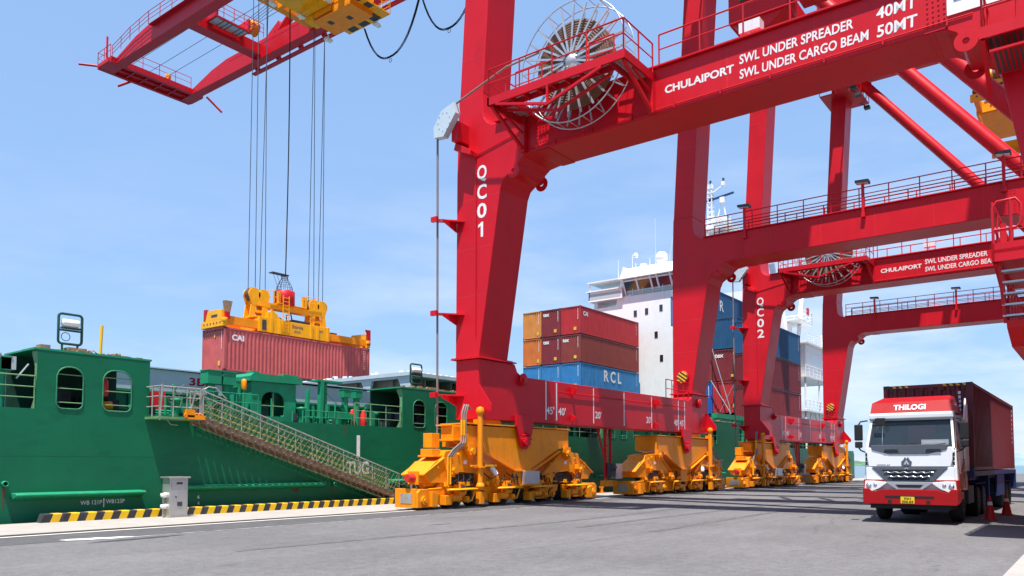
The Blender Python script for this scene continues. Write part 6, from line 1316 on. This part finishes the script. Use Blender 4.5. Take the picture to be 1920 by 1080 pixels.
# grille
gr2 = MB(); gr2.prism([(5.64, 1.61), (5.26, 1.22), (4.02, 1.22), (3.64, 1.61)], 'x', 24.92, 25.0); tp(gr2, 'grille', TRKGREY, None, .012)
gs = MB(); gs.prism([(5.36, 1.55), (5.24, 1.46), (4.04, 1.46), (3.92, 1.55)], 'x', 24.912, 24.919); gs.prism([(5.22, 1.43), (5.12, 1.34), (4.16, 1.34), (4.06, 1.43)], 'x', 24.912, 24.919); gs.prism([(5.12, 1.31), (5.06, 1.25), (4.22, 1.25), (4.16, 1.31)], 'x', 24.912, 24.919); tp(gs, 'grille_slot', BLK)
gc = MB()
for zz, a, b in ((1.475, 5.3, 4.0), (1.355, 5.2, 4.1)):
    n_ = 28; pts = [(24.90, a + (b - a) * k / n_, zz + .016 * math.sin(k * 1.25)) for k in range(n_ + 1)]; gc.path(pts, .014, 6)
tp(gc, 'chrome_bar', CHROME)
em = MB(); em.prism([(4.82, 1.66), (4.58, 1.66), (4.56, 1.78), (4.62, 1.84), (4.66, 1.92), (4.70, 1.86), (4.74, 1.92), (4.78, 1.84), (4.84, 1.78)], 'x', 24.925, 24.949); tp(em, 'emblem', TRKGREY, None, .004)
e2 = MB(); e2.prism([(4.78, 1.70), (4.72, 1.70), (4.70, 1.76), (4.68, 1.70), (4.62, 1.70), (4.70, 1.84)], 'x', 24.918, 24.924); e2.prism([(4.76, 1.565), (4.73, 1.565), (4.70, 1.595), (4.67, 1.565), (4.64, 1.565), (4.70, 1.62)], 'x', 24.90, 24.91); tp(e2, 'emblem_mark', CHROME)
nb = MB(); nb.text('HOWO A7', (24.949, 5.50, 1.66), NY, EZ, .36, .05, .02); tp(nb, 'badge_lettering', TRKGREY)
bp2 = MB(); bp2.prism([(5.3, 1.20), (4.98, .98), (4.3, .98), (3.98, 1.20)], 'x', 24.90, 25.0); tp(bp2, 'lower_grille', mat('silver_plastic', (.30, .32, .35), .35, .05), None, .01)
bq = MB(); bq.prism([(5.0, 1.12), (4.92, 1.04), (4.36, 1.04), (4.28, 1.12)], 'x', 24.892, 24.899); tp(bq, 'lower_grille_slot', BLK)
for sg in (1, -1):
    c = YC_; q = [(c + sg * a, z) for a, z in ((1.18, 1.22), (1.20, .99), (1.03, .90), (.80, 1.00), (.60, 1.15), (.62, 1.19), (.95, 1.225))]
    hl = MB(); hl.prism(q, 'x', 24.87, 24.99); ho = tp(hl, 'headlight', LAMP, None, .012)
    h_ = MB(); h_.lathe([(0, -.012), (.075, -.012), (.075, 0)], (24.87, c + sg * 1.08, 1.08), 'x', 16); h_.lathe([(0, -.012), (.05, -.012), (.05, 0)], (24.87, c + sg * .90, 1.11), 'x', 14); h_.build('lamp_reflector', CHROME, ho, KO)
bu = MB(); bu.prism([(5.88, 1.0), (5.88, .60), (5.84, .55), (3.44, .55), (3.40, .60), (3.40, 1.0), (3.56, 1.0), (3.66, .90), (3.9, .98), (5.36, .98), (5.6, .90), (5.72, 1.0)], 'x', 24.84, 25.15); bu.box(25.15, 26.0, 5.84, 5.88, .62, 1.0) ; bu.box(25.15, 25.95, 3.40, 3.44, .62, 1.0)
bu.prism([(25.1, .95), (26.0, .95), (26.15, 1.5), (26.9, 1.75), (27.0, 1.5), (26.95, .98), (27.0, .95), (27.0, 2.0), (26.6, 1.9), (25.9, 1.55), (25.1, 1.25)], 'y', YR - .015, YR + .01); bu.box(24.93, 25.06, 5.66, 5.87, .98, 1.26); bu.box(24.93, 25.06, 3.41, 3.62, .98, 1.26); bu.box(24.935, 25.04, 5.2, 5.66, 1.225, 1.26); bu.box(24.935, 25.04, 3.62, 4.06, 1.225, 1.26); tp(bu, 'bumper', TRKRED, None, .02)
bs = MB(); bs.box(24.832, 24.84, 4.0, 5.28, .74, .80); bs.box(24.83, 24.84, 5.1, 5.2, .60, .68); bs.box(24.83, 24.84, 4.1, 4.2, .60, .68); bs.box(24.95, 26.3, 3.6, 5.7, .42, .55); tp(bs, 'bumper_slot', BLK)
np_ = MB(); np_.box(24.822, 24.83, 4.5, 4.86, .585, .775); npo = tp(np_, 'number_plate', PLATE)
nl = MB(); nl.text('92H', (24.822, 4.77, .69), NY, EZ, .18, .065, .02); nl.text('006.83', (24.822, 4.83, .60), NY, EZ, .30, .07, .02); nl.build('plate_lettering', BLK, npo, KO)
for yy, sg in ((YR - .18, -1), (YL + .17, 1)):
    mi = MB(); mi.box(25.05, 25.2, yy - .11, yy + .11, 2.42, 2.90); mi.box(25.05, 25.19, yy - .10, yy + .10, 2.20, 2.39); mo_ = tp(mi, 'wing_mirror', BLK, None, .03)
    ma = MB(); y2 = YR + .05 if sg < 0 else YL - .05; ma.path([(25.15, yy, 2.9), (25.17, yy - sg * .05, 2.99), (25.3, y2, 3.02)], .022, 6); ma.path([(25.12, yy, 2.2), (25.12, yy - sg * .06, 2.12), (25.15, y2, 2.05)], .022, 6); ma.build('mirror_arm', BLK, mo_, KO)
fmr = MB(); fmr.box(25.1, 25.14, 5.28, 5.56, 2.86, 3.08); fmr.bar((25.2, 5.5, 3.1), (25.12, 5.45, 3.0), .02, .02); tp(fmr, 'front_mirror', BLK, None, .02)
def wheel(x_, y0, y1, r_, outer, parent=None, fn=None):
    mb = MB(); mb.lathe([(r_ * .55, y0), (r_ * .9, y0), (r_, y0 + .05), (r_, y1 - .05), (r_ * .9, y1), (r_ * .55, y1)], (x_, 0, r_), 'y', 30); fn = fn or tp
    w = fn(mb, 'wheel', BLK) if parent is None else fn(mb, 'wheel', BLK, parent)
    h_ = MB(); o_ = y0 if outer < 0 else y1; s_ = -1 if outer < 0 else 1
    h_.lathe([(0, o_ - s_ * .02), (.10, o_ - s_ * .0), (.12, o_ - s_ * .08), (r_ * .5, o_ - s_ * .10), (r_ * .56, o_ - s_ * .01), (r_ * .56, o_ - s_ * .16)] , (x_, 0, r_), 'y', 24)
    for k in range(8): a = k * math.pi / 4; h_.tube((x_ + .17 * math.cos(a), o_ - s_ * .1, r_ + .17 * math.sin(a)), (x_ + .17 * math.cos(a), o_ + s_ * .01, r_ + .17 * math.sin(a)), .022, 6)
    h_.build('rim', RUSTY, w, KO if fn is tp else TRO); return w
wheel(26.65, 3.52, 3.84, .50, -1); wheel(26.65, 5.52, 5.84, .50, 1)
ch_ = MB(); ch_.box(25.4, 32.2, 4.1, 4.3, .7, .95); ch_.box(25.4, 32.2, 5.0, 5.2, .7, .95); ch_.box(26.3, 26.9, 3.8, 5.5, .42, .6); ch_.box(25.3, 25.8, 4.0, 5.3, .45, .9); ch_.box(27.6, 28.8, 3.5, 4.05, .5, 1.05); ch_.box(27.5, 28.9, 5.3, 5.8, .5, 1.05); tp(ch_, 'chassis', DGREY)
for x_ in (29.9, 31.25):
    wheel(x_, 3.5, 4.05, .50, -1); wheel(x_, 5.25, 5.8, .50, 1)
mg = MB(); mg.path([(29.35, 3.78, .62), (29.45, 3.78, .95), (29.75, 3.78, 1.1), (30.2, 3.78, 1.1)], .25, 4) if False else mg.box(29.3, 31.9, 3.5, 4.05, 1.06, 1.09); mg.box(29.3, 31.9, 5.25, 5.8, 1.06, 1.09); tp(mg, 'mudguard', BLK)
# trailer
tr_ = thing('semi_trailer', 'dark blue flatbed semi trailer coupled behind the white and red truck', 'trailer', (34.5, 4.62, 0)); TRO = tr_.location
def rp_(mb, name, m, parent=None, bevel=0): return mb.build(name, m, parent or tr_, TRO, bevel)
a_ = MB(); a_.box(28.4, 40.0, 3.9, 4.1, 1.15, 1.5); a_.box(28.4, 40.0, 5.1, 5.3, 1.15, 1.5)
for k in range(12): a_.box(28.6 + k * 1.02, 28.75 + k * 1.02, 3.32, 5.92, 1.36, 1.5)
a_.box(27.4, 40.2, 3.3, 3.42, 1.34, 1.5); a_.box(27.4, 40.2, 5.8, 5.92, 1.34, 1.5); a_.box(40.0, 40.4, 3.3, 5.9, .7, 1.5); a_.box(27.3, 27.5, 3.3, 5.9, 1.3, 1.6); rp_(a_, 'trailer_frame', TBLUE, None, .01)
a_ = MB(); a_.box(33.1, 33.35, 3.55, 3.85, .28, 1.3); a_.box(33.1, 33.35, 5.4, 5.7, .28, 1.3); a_.box(33.0, 33.45, 3.5, 3.9, .2, .28); a_.box(33.0, 33.45, 5.35, 5.75, .2, .28); rp_(a_, 'landing_leg', TBLUE)
a_ = MB(); a_.box(33.8, 36.2, 3.35, 3.41, .55, 1.33); a_.box(34.2, 35.6, 3.5, 4.0, .6, 1.1); rp_(a_, 'side_guard', TBLUE)
for x_ in (36.9, 38.2, 39.4): wheel(x_, 3.45, 4.0, .48, -1, None, rp_); wheel(x_, 5.25, 5.8, .48, 1, None, rp_)
a_ = MB(); a_.box(36.3, 40.0, 3.42, 4.0, 1.02, 1.05); a_.box(36.3, 40.0, 5.25, 5.8, 1.02, 1.05); rp_(a_, 'mudguard', BLK)
container('dark maroon container with hazard stripes along its top edge, riding on the trailer', 27.55, 3.3, 1.52, 12.5, 2.52, 2.72, CTRK, None, None, (('s', 4.2, .45, .05, .05),), hazard=True)
for k in (0,):
    pass
S.render.film_transparent = False
